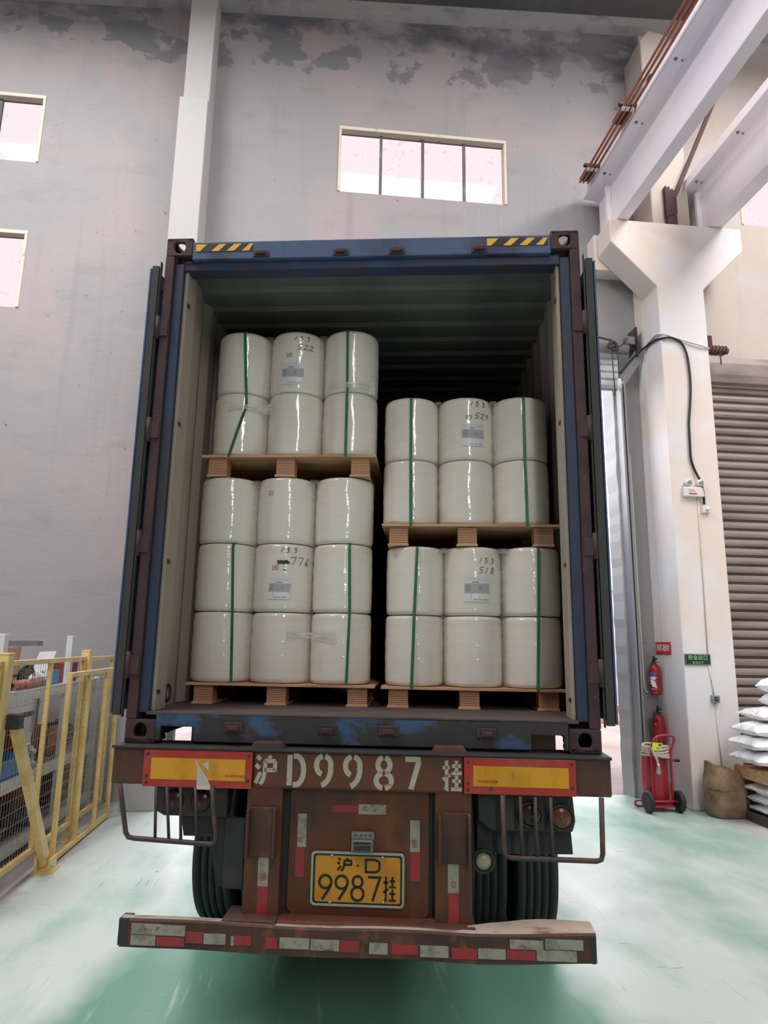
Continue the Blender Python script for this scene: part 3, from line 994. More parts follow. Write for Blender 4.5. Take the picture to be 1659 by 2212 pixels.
tag(mb.build('white_conduit', K['white_plastic']), 'white conduit running across the column to the shutter motor', 'conduit')
mb = MB()
cab = [(4.0, 5.05, 5.75), (4.2, 5.0, 6.0), (4.31, 4.85, 6.09), (4.315, 4.6, 6.07), (4.36, 4.475, 6.04), (4.45, 4.475, 6.06), (4.54, 4.475, 6.035), (4.62, 4.475, 5.98), (4.68, 4.475, 5.82), (4.70, 4.475, 5.55), (4.694, 4.475, 5.315), (4.665, 4.475, 5.06), (4.635, 4.475, 4.84), (4.627, 4.475, 4.55), (4.625, 4.475, 4.35), (4.665, 4.475, 4.2), (4.716, 4.455, 4.05), (4.745, 4.455, 3.9), (4.76, 4.475, 3.74)]
mb.tube(smooth_path(cab, 5), 0.015, 8)
tag(mb.build('power_cable', K['black_plastic']), 'black cable looping down the column front to a socket', 'cable')

# ------------------------------------------------ fittings on the column front
t = thing('emergency_light', 'white twin-lamp emergency light on the column', 'light', (4.62, 4.48, 3.83))
mb = MB()
MB().box(4.48, 4.755, 4.44, 4.5, 3.835, 3.965).build('housing', K['white_plastic'], t, bevel=0.012)
for x in (4.553, 4.714):
    l = MB().lathe([(0.0, 0.02), (0.035, 0.02), (0.046, 0.0), (0.046, -0.035), (0.038, -0.04)], (x, 4.47, 4.022), 'y', 20).build('lamp', K['white_plastic'], t)
    MB().lathe([(0, -0.041), (0.02, -0.045), (0.036, -0.04), (0.037, -0.036)], (x, 4.47, 4.022), 'y', 20).build('lens', K['chrome'], l)
    MB().box(x - 0.01, x + 0.01, 4.455, 4.48, 3.96, 3.985).build('neck', K['white_plastic'], t)
mb = MB()
mb.box(4.54, 4.65, 4.4385, 4.4395, 3.862, 3.878)
mb.build('red_print', K['red_sign'], t)
mb = MB()
for i in range(7):
    mb.box(4.54 + i * 0.011, 4.548 + i * 0.011, 4.4385, 4.4395, 3.915, 3.923)
for i in range(12):
    mb.box(4.54 + i * 0.0085, 4.5455 + i * 0.0085, 4.4385, 4.4395, 3.894, 3.899)
mb.build('dark_print', K['print'], t)
t = thing('wall_socket', 'white wall socket at the end of the black cable', 'socket', (4.78, 4.48, 3.63))
MB().box(4.725, 4.83, 4.46, 4.5, 3.63, 3.715).build('socket_plate', K['white_plastic'], t, bevel=0.006)
MB().lathe([(0, -0.03), (0.02, -0.028), (0.024, 0)], (4.785, 4.46, 3.675), 'y', 12).build('plug', K['white_plastic'], t)
mb = MB()
mb.tube([(4.68, 4.492, 3.83), (4.68, 4.492, 3.3), (4.66, 4.492, 1.83)], 0.007, 6).tube([(4.66, 4.492, 1.70), (4.70, 4.492, 1.34)], 0.007, 6).tube([(4.705, 4.492, 1.25), (4.73, 4.492, 0.5)], 0.005, 6)
tag(mb.build('thin_wire', K['frame_cream']), 'thin pale wire running down the column face to the switch', 'wire')
t = thing('switch_box', 'small grey switch box on the column below the exit sign', 'switch', (4.70, 4.48, 1.25))
MB().box(4.655, 4.755, 4.455, 4.5, 1.25, 1.338).build('box_body', K['track'], t, bevel=0.006)
MB().box(4.68, 4.73, 4.449, 4.456, 1.27, 1.32).build('switch_plate', K['dark_steel'], t, bevel=0.004)
MB().box(4.695, 4.72, 4.444, 4.45, 1.288, 1.304).build('rocker', K['blue_plastic'], t)

t = thing('exit_sign', 'dark green exit sign with Chinese and English letters on the column', 'sign', (4.522, 4.49, 1.70))
MB().box(4.354, 4.69, 4.484, 4.5, 1.70, 1.832).build('sign_panel', K['exit_green'], t, bevel=0.003)
g = lambda u, v: (4.522 + u, 4.4828, 1.766 + v)
mb = MB()
text_into(mb, '安全出口', g, 0.062, 0, 0.020, bold=0.0012, spacing=1.12)
text_into(mb, 'EXIT', g, 0.036, 0, -0.038, bold=0.0006, sx=1.7, spacing=1.2)
for a, b in (((-.16, .058), (.16, .058)), ((.16, .058), (.16, -.058)), ((.16, -.058), (-.16, -.058)), ((-.16, -.058), (-.16, .058))):
    ribbon(mb, [a, b], 0.003, g)
mb.build('lettering', K['exit_letter'], t)

t = thing('fire_equipment_sign', 'red sign with white Chinese characters on the column side', 'sign', (4.335, 4.965, 1.82))
MB().box(4.328, 4.34, 4.775, 5.15, 1.82, 1.975).build('sign_panel', K['red_sign'], t)
g = lambda u, v: (4.3265, 4.9625 - u, 1.897 + v)
mb = MB()
text_into(mb, '消防器材', g, 0.098, 0, 0.0, bold=0.0012, sx=0.86)
mb.build('lettering', K['white_print'], t)


# ------------------------------------------------ fire extinguishers
def wall_extinguisher(y, z0, h, r, label, hose_side, x=None):
    x = 4.335 - r - 0.015
    t = thing('fire_extinguisher', label, 'fire extinguisher', (x, y, z0), group='extinguishers hung on the column side')
    b = h - 0.08
    MB().lathe([(0, 0), (r * 0.9, 0), (r, 0.02), (r, b - 0.07), (r * 0.85, b - 0.03), (r * 0.45, b), (0.02, b + 0.005), (0.02, b + 0.02), (0, b + 0.02)], (x, y, z0), 'z', 24).build('cylinder', K['red_paint'], t)
    MB().box(x - 0.018, x + 0.018, y - 0.018, y + 0.018, z0 + b, z0 + b + 0.035).build('valve', K['chrome'], t, bevel=0.004)
    mb = MB()
    mb.bar((x - 0.01, y + 0.02, z0 + b + 0.03), (x - 0.01, y - 0.10, z0 + b + 0.075), 0.012, 0.02).bar((x - 0.01, y + 0.02, z0 + b + 0.025), (x - 0.01, y - 0.09, z0 + b + 0.02), 0.012, 0.02)
    mb.bar((x, y + 0.015, z0 + b + 0.03), (x, y + 0.005, z0 + b + 0.10), 0.02, 0.02)
    mb.build('lever', K['black_plastic'], t)
    MB().tube(smooth_path([(x, y + 0.02, z0 + b + 0.01), (x - 0.02, y + 0.07, z0 + b - 0.03), (x - 0.02, y + r + 0.02, z0 + 0.22), (x - 0.02, y + r + 0.035, z0 + 0.06)], 6), 0.011, 8).build('hose', K['black_plastic'], t)
    return t, x, b


t, x, b = wall_extinguisher(5.06, 1.30, 0.47, 0.072, 'upper red fire extinguisher hung under the red sign', 1)
lab = MB()
for z0_, z1_, a0, a1, mi in ((1.545, 1.585, 190, 250, 1), (1.49, 1.53, 195, 245, 0), (1.43, 1.47, 195, 245, 0), (1.515, 1.523, 190, 260, 0), (1.37, 1.378, 190, 260, 0)):
    n = 8
    P = [(x + 0.0728 * cos(radians(a0 + (a1 - a0) * i / n)), 5.06 - 0.0728 * sin(radians(a0 + (a1 - a0) * i / n)) * -1) for i in range(n + 1)]
    lab.add([(p[0], p[1], z0_) for p in P] + [(p[0], p[1], z1_) for p in P], [(i, i + 1, n + 2 + i, n + 1 + i) for i in range(n)], True, mi)
for z0_, z1_, a0, a1, mi in ((1.43, 1.47, 140, 170, 0), (1.49, 1.53, 150, 175, 0), (1.545, 1.585, 150, 178, 1)):
    n = 6
    P = [(x + 0.0728 * cos(radians(a0 + (a1 - a0) * i / n)), 5.06 + 0.0728 * sin(radians(a0 + (a1 - a0) * i / n))) for i in range(n + 1)]
    lab.add([(p[0], p[1], z0_) for p in P] + [(p[0], p[1], z1_) for p in P], [(i, i + 1, n + 2 + i, n + 1 + i) for i in range(n)], True, mi)
lab.build('printed_label', [K['white_print'], K['blue_print']], t)
mb = MB()
mb.obox((x - 0.055, 5.06 - 0.062, 1.44), (0.022, -0.02, -0.006), (0.001, 0.001, 0), (-0.01, 0.01, 0.045))
mb.build('inspection_tag', K['white_print'], t)
MB().lathe([(0.0735, 0), (0.0745, 0.003), (0.0745, 0.02), (0.0735, 0.022)], (x, 5.06, 1.35), 'z', 24).build('strap_band', K['red_paint'], t)
t, x, b = wall_extinguisher(5.03, 0.66, 0.48, 0.076, 'lower pinkish red fire extinguisher behind the wheeled one', 1)
for zz in (0.73, 0.93):
    MB().box(x - 0.079, x - 0.06, 4.975, 5.01, zz, zz + 0.018).box(x - 0.079, x - 0.04, 5.05, 5.09, zz, zz + 0.018).build('clamp', K['tape_white'], t)
MB().tube([(x - 0.07, 5.15, 0.99), (x - 0.085, 5.03, 0.985), (x - 0.06, 4.94, 0.985)], 0.005, 6).build('wire_band', K['black_plastic'], t)

# wheeled extinguisher
t = thing('wheeled_fire_extinguisher', 'big red wheeled fire extinguisher trolley beside the column', 'fire extinguisher', (3.96, 4.62, 0))
cx, cy = 3.955, 4.66
R = 0.155
MB().lathe([(0, 0.07), (R * 0.55, 0.075), (R * 0.9, 0.10), (R, 0.14), (R, 0.60), (R * 0.93, 0.65), (R * 0.7, 0.69), (R * 0.3, 0.715), (0.03, 0.72), (0.03, 0.75), (0, 0.75)], (cx, cy, 0), 'z', 36).build('cylinder', K['red_paint'], t)
for xx, yy in ((3.75, 4.44), (4.135, 4.45)):
    w = MB().lathe([(0.075, -0.028), (0.105, -0.032), (0.118, -0.022), (0.122, 0), (0.118, 0.022), (0.105, 0.032), (0.075, 0.028)], (xx, yy, 0.122), 'x', 28).build('wheel', K['rubber'], t)
    h = MB()
    h.lathe([(0, -0.03), (0.02, -0.03), (0.025, -0.01), (0.03, 0)], (xx, yy, 0.122), 'x', 14)
    for k in range(5):
        a = 2 * pi * k / 5 + 0.3
        h.bar((xx, yy + 0.02 * cos(a), 0.122 + 0.02 * sin(a)), (xx, yy + 0.075 * cos(a), 0.122 + 0.075 * sin(a)), 0.02, 0.02, (1, 0, 0))
    h.lathe([(0.068, -0.022), (0.08, -0.026), (0.08, 0.02), (0.068, 0.02)], (xx, yy, 0.122), 'x', 24)
    h.build('hub', K['grey_iron'], w)
mb = MB()
mb.cyl((3.72, 4.445, 0.122), (4.165, 4.445, 0.122), 0.014, 10)
mb.tube(smooth_path([(3.83, 4.50, 0.10), (3.75, 4.60, 0.10), (3.715, 4.68, 0.085), (3.72, 4.72, 0.035), (3.76, 4.72, 0.016), (3.83, 4.68, 0.03), (3.86, 4.62, 0.07)], 4), 0.013, 8)
mb.box(3.83, 4.08, 4.44, 4.72, 0.055, 0.075)
mb.bar((4.03, 4.46, 0.09), (4.10, 4.56, 0.3), 0.02, 0.02)
mb.build('undercarriage', K['red_paint'], t)
mb = MB()
hp = [(3.84, 4.50, 0.08), (3.845, 4.50, 0.45), (3.85, 4.50, 0.66), (3.875, 4.49, 0.79), (3.94, 4.48, 0.855), (4.06, 4.475, 0.865), (4.13, 4.475, 0.845), (4.135, 4.48, 0.80), (4.10, 4.49, 0.70), (4.09, 4.50, 0.62), (4.09, 4.50, 0.08)]
mb.tube(smooth_path(hp, 5), 0.015, 10)
mb.build('handle', K['red_paint'], t)
MB().lathe([(0, -0.03), (0.016, -0.028), (0.018, 0.03), (0, 0.035)], (4.16, 4.49, 0.575), 'x', 10).build('side_knob', K['black_plastic'], t)
MB().box(4.08, 4.16, 4.49, 4.52, 0.565, 0.59).build('side_bracket', K['red_paint'], t)
mb = MB()
for k in range(5):
    zz = 0.62 + 0.026 * k
    rr = 0.165 - 0.004 * k
    mb.tube([(3.965 + rr * cos(a) * 0.98, 4.62 + rr * sin(a) * 0.92, zz + 0.012 * sin(2 * a + k)) for a in [2 * pi * i / 28 for i in range(28)]], 0.0155, 8, closed=True)
mb.tube(smooth_path([(3.85, 4.49, 0.72), (3.86, 4.465, 0.66), (3.885, 4.45, 0.60), (3.895, 4.445, 0.545)], 5), 0.015, 8)
mb.build('hose_coil', K['hose'], t)
MB().lathe([(0.02, 0.11), (0.018, 0.07), (0.022, 0.06), (0.03, -0.005), (0.026, -0.01), (0, -0.01)], (3.897, 4.44, 0.44), 'z', 14).build('nozzle', K['alu'], t)
mb = MB()
mb.obox((3.915, 4.475, 0.735), (0.062, 0, -0.006), (0, 0.002, 0), (0.006, 0, 0.045))
o = mb.build('hang_tag', K['tag'], t)
mb = MB()
mb.obox((3.95, 4.471, 0.755), (0.018, 0, 0.004), (0, 0.001, 0), (0, 0, 0.009)).obox((3.92, 4.471, 0.715), (0.014, 0, -0.01), (0, 0.001, 0), (0, 0, 0.005))
mb.build('tag_print', K['print'], o)

# ------------------------------------------------ sacks by the shutter
def pillow(cx, cy, cz, lx, ly, h, seed, name, m, label, group, rz=0.0, tilt=0.0, cat='sack'):
    n1, n2 = 26, 20
    rnd = random.Random(seed)
    ph = rnd.uniform(0, 50)
    mb = MB()
    top, bot = [], []
    for s_, store in ((1, top), (-1, bot)):
        for j in range(n2 + 1):
            for i in range(n1 + 1):
                u, v = 2 * i / n1 - 1, 2 * j / n2 - 1
                e = max(0.0, 1 - abs(u) ** 3.4) ** 0.55 * max(0.0, 1 - abs(v) ** 3.4) ** 0.5
                pin_u = 1 - 0.07 * (1 - v * v)
                pin_v = 1 - 0.06 * (1 - u * u)
                nz = mnoise.noise((u * 2.4 + ph, v * 2.4, s_ * 3.0)) * 0.018 + mnoise.noise((u * 8 + ph, v * 7, s_)) * 0.007 * (0.3 + abs(u))
                z = s_ * h / 2 * e * (1.0 if s_ > 0 else 0.82) + nz * (e ** 0.4) + tilt * u
                if abs(u) > 0.86 or abs(v) > 0.9:
                    z += 0.016 * mnoise.noise((u * 3 + ph, v * 9, 0.3))
                store.append((u * lx / 2 * pin_u, v * ly / 2 * pin_v, z))
    w = n1 + 1
    fs = [(j * w + i, j * w + i + 1, (j + 1) * w + i + 1, (j + 1) * w + i) for j in range(n2) for i in range(n1)]
    mb.add(top, fs, True)
    mb.add(bot, [f[::-1] for f in fs], True)
    mb.xf(Matrix.Translation((cx + (0.11 if name == 'white_sack' else 0), cy, cz)) @ Matrix.Rotation(rz, 4, 'Z'))
    o = mb.build(name, m)
    return tag(o, label, cat, group)


G1 = 'white sacks stacked above the pale pallet'
pl = [
    (1.00, 4.95, 0.82, 0.19, 'white sack third from the top of the upper stack, with a creased open end'),
    (0.855, 4.915, 0.85, 0.19, 'plump smooth white sack in the middle of the upper stack'),
    (0.695, 4.92, 0.84, 0.19, 'lowest white sack of the upper stack, resting on the pale pallet'),
]
for i, (z, x, lx, h, lb) in enumerate(pl):
    pillow(x, 3.9, z, lx, 0.55, h, 11 + i, 'white_sack', K['sack'], lb, G1, rz=0.03 * (i - 1))
sack_ = pillow(5.05, 3.92, 1.165, 0.80, 0.5, 0.17, 21, 'white_sack', K['sack'], 'flat white sack second from the top with a loose string at its corner', G1, rz=-0.05)
pillow(5.07, 3.85, 1.325, 0.42, 0.4, 0.2, 22, 'white_sack', K['sack'], 'small rounded white bundle directly below the topmost one', G1, rz=0.2)
t_ = pillow(5.03, 3.86, 1.49, 0.40, 0.4, 0.2, 23, 'white_sack', K['sack'], 'topmost white bundle of the stack with a pointed tail', G1, rz=0.5)
mb = MB()
mb.tube(smooth_path([(4.70, 3.70, 1.20), (4.62, 3.68, 1.23), (4.54, 3.68, 1.20)], 4), 0.004, 5).tube([(4.70, 3.70, 1.20), (4.74, 3.68, 1.26)], 0.004, 5)
mb.build('loose_string', K['sack'], sack_)
G2 = 'white sacks below the pale pallet'
for i, (z, x, lb) in enumerate([(0.352, 5.03, 'white sack directly under the pale pallet'), (0.237, 5.06, 'white sack in the middle of the lower stack'), (0.125, 5.07, 'crumpled lowest white sack on the dark floor pallet')]):
    pillow(x, 3.9, z, 0.8, 0.52, 0.15, 31 + i, 'white_sack', K['sack'], lb, G2, rz=0.04 * (1 - i))


def wood_pallet(x0, x1, y0, y1, z0, h, m, label):
    t = thing('wooden_pallet', label, 'pallet', ((x0 + x1) / 2, (y0 + y1) / 2, z0))
    n = 5
    for i in range(n):
        a = y0 + (y1 - y0 - 0.1) * i / (n - 1)
        MB().box(x0, x1, a, a + 0.1, z0 + h - 0.02, z0 + h).build('deck_board', m, t, bevel=0.002)
    for x in (x0, (x0 + x1) / 2 - 0.05, x1 - 0.1):
        MB().box(x, x + 0.1, y0, y1, z0 + 0.02, z0 + h - 0.02).build('stringer', m, t, bevel=0.002)
        MB().box(x, x + 0.1, y0, y1, z0, z0 + 0.02).build('bottom_board', m, t, bevel=0.002)
    return t


wood_pallet(4.74, 5.6, 3.66, 4.2, 0.445, 0.13, K['pallet_wood'], 'pale wooden pallet between the two piles of white sacks')
wood_pallet(4.73, 5.6, 3.66, 4.2, 0.0, 0.08, K['pallet_dark'], 'dark old pallet on the floor under the lower sacks')


def standing_sack(cx, cy, w, d, h, seed, label, m, patch=False, open_=True):
    t = thing('burlap_sack', label, 'sack', (cx, cy, 0), group='burlap sacks on the floor')
    n, mrow = 40, 22
    rnd = random.Random(seed)
    ph = rnd.uniform(0, 30)
    vs = []
    for j in range(mrow + 1):
        f = j / mrow
        for i in range(n):
            a = 2 * pi * i / n
            sx = abs(cos(a)) ** 0.62 * (1 if cos(a) >= 0 else -1)
            sy = abs(sin(a)) ** 0.62 * (1 if sin(a) >= 0 else -1)
            bul = (0.88 + 0.2 * sin(pi * min(1, f * 1.05)) ** 0.7) * (1 - 0.10 * f)
            if j == 0:
                bul = 0.86
            wob = 0.022 * mnoise.noise((cos(a) * 1.7 + ph, sin(a) * 1.7, f * 5)) + 0.010 * mnoise.noise((cos(a) * 4 + ph, sin(a) * 4, f * 14))
            hh = h * f
            if j == mrow or j == mrow - 1:
                hh += 0.06 * (-cos(a)) * (h / 0.6) + 0.02 * mnoise.noise((a * 1.5, ph, 0))
            else:
                hh += 0.06 * (-cos(a)) * (f ** 3) * (h / 0.6)
            vs.append((cx + sx * (w / 2 * bul + wob) - 0.02 * f, cy + sy * (d / 2 * bul + wob), max(0.0, hh)))
    mb = MB()
    mb.add(vs, [(j * n + i, j * n + (i + 1) % n, (j + 1) * n + (i + 1) % n, (j + 1) * n + i) for j in range(mrow) for i in range(n)], True)
    b0 = len(mb.v) - len(vs)
    mb.f.append([b0 + i for i in range(n)]); mb.sm.append(False); mb.mi.append(0)
    # turned-in mouth
    inn = []
    for k, (sc_, dz) in enumerate(((0.86, -0.02), (0.72, -0.07), (0.4, -0.085))):
        for i in range(n):
            p = vs[mrow * n + i]
            inn.append((cx + (p[0] - cx) * sc_, cy + (p[1] - cy) * sc_, p[2] + dz + 0.012 * mnoise.noise((i * 0.7, k, ph))))
    bb = len(mb.v)
    mb.v += inn
    for k in range(3):
        for i in range(n):
            l = (i + 1) % n
            a0 = b0 + mrow * n if k == 0 else bb + (k - 1) * n
            mb.f.append([a0 + i, a0 + l, bb + k * n + l, bb + k * n + i]); mb.sm.append(True); mb.mi.append(0)
    mb.f.append([bb + 2 * n + i for i in range(n)]); mb.sm.append(True); mb.mi.append(0)
    mb.build('sack_body', m, t)
    # folded cuff hanging over the upper third
    cf = []
    rows = 6
    for j in range(rows + 1):
        f = 0.98 - 0.42 * j / rows
        for i in range(n + 1):
            a = pi * 1.02 + pi * 0.96 * i / n
            sx = abs(cos(a)) ** 0.62 * (1 if cos(a) >= 0 else -1)
            sy = abs(sin(a)) ** 0.62 * (1 if sin(a) >= 0 else -1)
            bul = (0.88 + 0.2 * sin(pi * min(1, f * 1.05)) ** 0.7) * (1 - 0.10 * f) + 0.03 + 0.02 * (j / rows)
            hh = h * f + 0.06 * (-cos(a)) * (f ** 3) * (h / 0.6) + (0.03 * mnoise.noise((i * 0.22, ph, 2)) if j == rows else 0)
            cf.append((cx + sx * w / 2 * bul - 0.02 * f, cy + sy * d / 2 * bul, hh))
    c = MB()
    q = n + 1
    c.add(cf, [(j * q + i, j * q + i + 1, (j + 1) * q + i + 1, (j + 1) * q + i) for j in range(rows) for i in range(n)], True)
    c.build('folded_cuff', m, t)
    if patch:
        pt = []
        for j in range(7):
            for i in range(7):
                a = 1.72 * pi + 0.17 * pi * i / 6 - 0.0
                f = 0.04 + 0.38 * j / 6
                sx = abs(cos(a)) ** 0.62
                sy = -abs(sin(a)) ** 0.62
                bul = (0.88 + 0.2 * sin(pi * min(1, f * 1.05)) ** 0.7) * (1 - 0.10 * f) + 0.075
                pt.append((cx + sx * w / 2 * bul - 0.02 * f, cy + sy * d / 2 * bul, h * f))
        MB().add(pt, [(j * 7 + i, j * 7 + i + 1, j * 7 + i + 8, j * 7 + i + 7) for j in range(6) for i in range(6)], True).build('grey_patch', K['burlap_grey'], t)
    return t


standing_sack(4.60, 4.25, 0.43, 0.32, 0.55, 3, 'brown burlap sack with a folded mouth standing before the column', K['burlap'], True)
standing_sack(5.02, 4.36, 0.38, 0.24, 0.5, 8, 'darker brown burlap sack half hidden behind the first one', K['burlap'])

# ------------------------------------------------ yellow safety fence on the left
FX = -2.5


def fence_panel(y0, y1, z0, z1, x, label, mids, dz=0.1, dy=0.05, extra_low=None):
    t = thing('mesh_fence', label, 'fence', (x, (y0 + y1) / 2, z0), group='yellow mesh fence panels')
    f = MB()
    s = 0.02
    f.box(x - s, x + s, y0, y1, z1 - 0.04, z1).box(x - s, x + s, y0, y1, z0, z0 + 0.04).box(x - s, x + s, y0, y0 + 0.035, z0 + 0.04, z1 - 0.04).box(x - s, x + s, y1 - 0.035, y1, z0 + 0.04, z1 - 0.04)
    for y in mids:
        f.box(x - s, x + s, y - 0.015, y + 0.015, z0 + 0.04, z1 - 0.04)
    f.build('panel_frame', K['yellow'], t, bevel=0.003)
    w = MB()
    y = y0 + 0.06
    while y < y1 - 0.04:
        w.box(x - 0.0012, x + 0.0012, y - 0.0012, y + 0.0012, z0 + 0.02, z1 - 0.02)
        y += dy
    z = z0 + 0.12
    while z < z1 - 0.05:
        w.box(x + 0.0012, x + 0.004, y0, y1, z - 0.0014, z + 0.0014)
        z += dz
    w.build('wire_mesh', K['wire'], t)
    return t


fence_panel(1.84, 3.54, 0.16, 1.73, FX, 'yellow mesh fence panel left of the slanted brace, between two posts', (2.66,))
fence_panel(3.64, 4.50, 0.16, 1.72, FX, 'yellow mesh fence panel nearest the wall pilaster', ())
fence_panel(0.2, 1.72, 0.16, 1.73, FX, 'yellow mesh fence panel cut off by the photo edge', ())
fence_panel(2.86, 4.46, 0.02, 1.60, -2.40, 'lower yellow mesh gate panel standing in front of the fence', (3.42, 3.98), dz=0.085)
for y, lb in ((1.78, 'yellow fence post with the slanted brace'), (3.59, 'yellow fence post behind the mesh gate panel')):
    t = thing('fence_post', lb, 'post', (FX, y, 0), group='yellow fence posts')
    MB().box(FX - 0.04, FX + 0.04, y - 0.045, y + 0.045, 0.01, 1.775).build('post_tube', K['yellow'], t, bevel=0.004)
    MB().box(FX - 0.042, FX + 0.042, y - 0.047, y + 0.047, 1.775, 1.79).build('post_cap', K['yellow'], t, bevel=0.003)
    MB().box(FX - 0.09, FX + 0.09, y - 0.09, y + 0.09, 0, 0.012).build('base_plate', K['yellow'], t)
    if y < 2:
        MB().bar((FX + 0.07, 1.86, 1.32), (FX + 0.10, 2.74, 0.06), 0.06, 0.085, (1, 0, 0)).build('slanted_brace', K['yellow'], t, bevel=0.004)
        MB().box(FX + 0.02, FX + 0.13, 1.80, 1.90, 1.24, 1.345).build('brace_socket', K['dark_steel'], t, bevel=0.004)
        mb = MB()
        mb.box(FX + 0.02, FX + 0.19, 2.66, 2.84, 0, 0.012).box(FX + 0.04, FX + 0.06, 2.66, 2.82, 0.012, 0.13).box(FX + 0.15, FX + 0.165, 2.66, 2.82, 0.012, 0.11)
        mb.build('brace_foot', K['yellow'], t)
        MB().lathe([(0, -0.02), (0.012, -0.02), (0.012, 0.008), (0, 0.01)], (FX + 0.17, 2.70, 0.05), 'x', 10).build('bolt', K['chrome'], t)

# ------------------------------------------------ storage rack behind the fence
RX0, RX1 = -3.45, -2.78
t = thing('storage_rack', 'grey steel storage rack with white shelf beams behind the yellow fence', 'rack', (-3.1, 3.0, 0))
for y in (0.6, 2.34, 3.92, 4.95):
    for x in (RX0, RX1):
        h = 1.93 if y < 4.5 else 1.46
        MB().box(x - 0.03, x + 0.03, y - 0.04, y + 0.04, 0, h).build('upright', K['grey_steel'] if x == RX0 else K['white_steel'], t, bevel=0.004)
for z in (0.12, 0.66, 1.40):
    for x in (RX0, RX1):
        MB().box(x - 0.018, x + 0.018, 0.6, 4.95, z - 0.05, z + 0.05).build('shelf_beam', K['white_steel'], t, bevel=0.004)
    MB().box(RX0 + 0.02, RX1 - 0.02, 0.6, 4.95, z + 0.02, z + 0.045).build('shelf_deck', K['grey_steel'], t)
for z in (0.35, 1.05, 1.84):
    MB().box(RX0 - 0.025, RX0 + 0.005, 0.6, 4.95, z - 0.03, z + 0.03).build('back_rail', K['grey_steel'], t)


def carton(x, y, z, sx, sy, sz, rz, m, name, label, cat, tape=None):
    mb = MB()
    mb.box(-sx / 2, sx / 2, -sy / 2, sy / 2, 0, sz)
    o = thing(name, label, cat, (x, y, z), rz)
    b = MB()
    b.v, b.f, b.sm, b.mi = mb.v, mb.f, mb.sm, mb.mi
    M = Matrix.Translation((x, y, z)) @ Matrix.Rotation(rz, 4, 'Z')
    b.xf(M).build('carton_body', m, o, bevel=0.006)
    if tape:
        MB().box(-sx / 2 - 0.001, sx / 2 + 0.001, -sy / 2 - 0.001, sy / 2 + 0.001, sz * 0.46, sz * 0.54).xf(M).build('tape_band', K[tape], o)
    MB().box(-sx / 2, sx / 2, -0.004, 0.004, sz - 0.001, sz + 0.002).xf(M).build('lid_seam', K['seam'], o)
    return o


S1, S2, S0 = 1.446, 0.706, 0.166
carton(-2.98, 2.62, S1, 0.3, 0.62, 0.25, 0.1, K['cardboard'], 'cardboard_box', 'tan cardboard box with a dark strap on the top rack shelf', 'box', 'black_plastic')
pillow(-2.92, 3.15, S1 + 0.09, 0.3, 0.4, 0.16, 41, 'plastic_bag', K['white_cloth'], 'crumpled white plastic bag beside the cardboard box', None, cat='bag')
mb = MB()
mb.lathe([(0.022, -0.27), (0.045, -0.27), (0.045, 0.27), (0.022, 0.27), (0.022, -0.27)], (-2.81, 2.95, S1 + 0.046), 'y', 18)
tag(mb.build('cardboard_tube', K['terracotta']), 'pinkish cardboard tube lying on the front edge of the top shelf', 'tube')
mb = MB()
for k in range(5):
    mb.tube([(-2.84 + 0.05 * cos(a) * (1 - 0.1 * k), 3.02 + 0.15 * sin(a) * (1 - 0.08 * k), S1 + 0.108 + 0.02 * k + 0.03 * sin(a)) for a in [2 * pi * i / 18 for i in range(18)]], 0.009, 6, closed=True)
tag(mb.build('cable_coil', K['black_plastic']), 'coil of black cable on the top shelf by the white bag', 'cable')
carton(-3.0, 3.62, S1, 0.34, 0.42, 0.14, 0, K['blue_plastic'], 'blue_crate', 'bright blue box on the top rack shelf', 'box')
mb = MB()
for i in range(26):
    mb.obox((-2.9 + random.uniform(-0.07, 0.05), 3.37 + random.uniform(-0.13, 0.10), S1 + 0.02 + random.uniform(0, 0.05)), (random.uniform(.02, .05), random.uniform(-.02, .02), 0), (random.uniform(-.02, .02), random.uniform(.02, .05), 0), (0, 0, random.uniform(0.008, 0.02)))
tag(mb.build('scrap_heap', K['black_stuff']), 'small heap of black iron scraps before the blue box', 'scrap', kind='stuff')
carton(-3.0, 4.18, S1, 0.34, 0.36, 0.20, 0, K['red_box'], 'red_carton', 'dark red carton on the top shelf near the wall', 'box')
mb = MB()
mb.bar((-2.86, 3.30, S1 + 0.01), (-2.9, 3.66, S1 + 0.32), 0.16, 0.012, (1, 0, 0))
tag(mb.build('leaning_board', K['grey_steel']), 'grey board leaning across the top shelf above the blue box', 'board')
mb = MB()
mb.bar((-3.2, 3.3, S1 + 0.01), (-3.3, 3.6, S1 + 0.34), 0.3, 0.02, (1, 0, 0))
tag(mb.build('dark_panel', K['brown_box']), 'dark brown panel propped at the back of the top shelf', 'board')
# middle shelf
t = thing('blue_bin', 'open bright blue plastic bin on the middle rack shelf', 'bin', (-2.96, 2.86, S2))
mb = MB()
w_, d_, h_ = 0.16, 0.36, 0.15
o4 = [(-w_, -d_), (w_, -d_), (w_, d_), (-w_, d_)]
vs = [(-2.96 + x * 0.92, 2.86 + y * 0.94, S2) for x, y in o4] + [(-2.96 + x, 2.86 + y, S2 + h_) for x, y in o4] + [(-2.96 + x * 0.93, 2.86 + y * 0.96, S2 + h_) for x, y in o4] + [(-2.96 + x * 0.86, 2.86 + y * 0.9, S2 + 0.012) for x, y in o4]
fs = [(3, 2, 1, 0), (12, 13, 14, 15)]
for a, b in ((0, 4), (4, 8), (8, 12)):
    fs += [(a + i, a + (i + 1) % 4, b + (i + 1) % 4, b + i) for i in range(4)]
mb.add(vs, fs)
mb.build('bin_body', K['blue_plastic'], t, bevel=0.004)
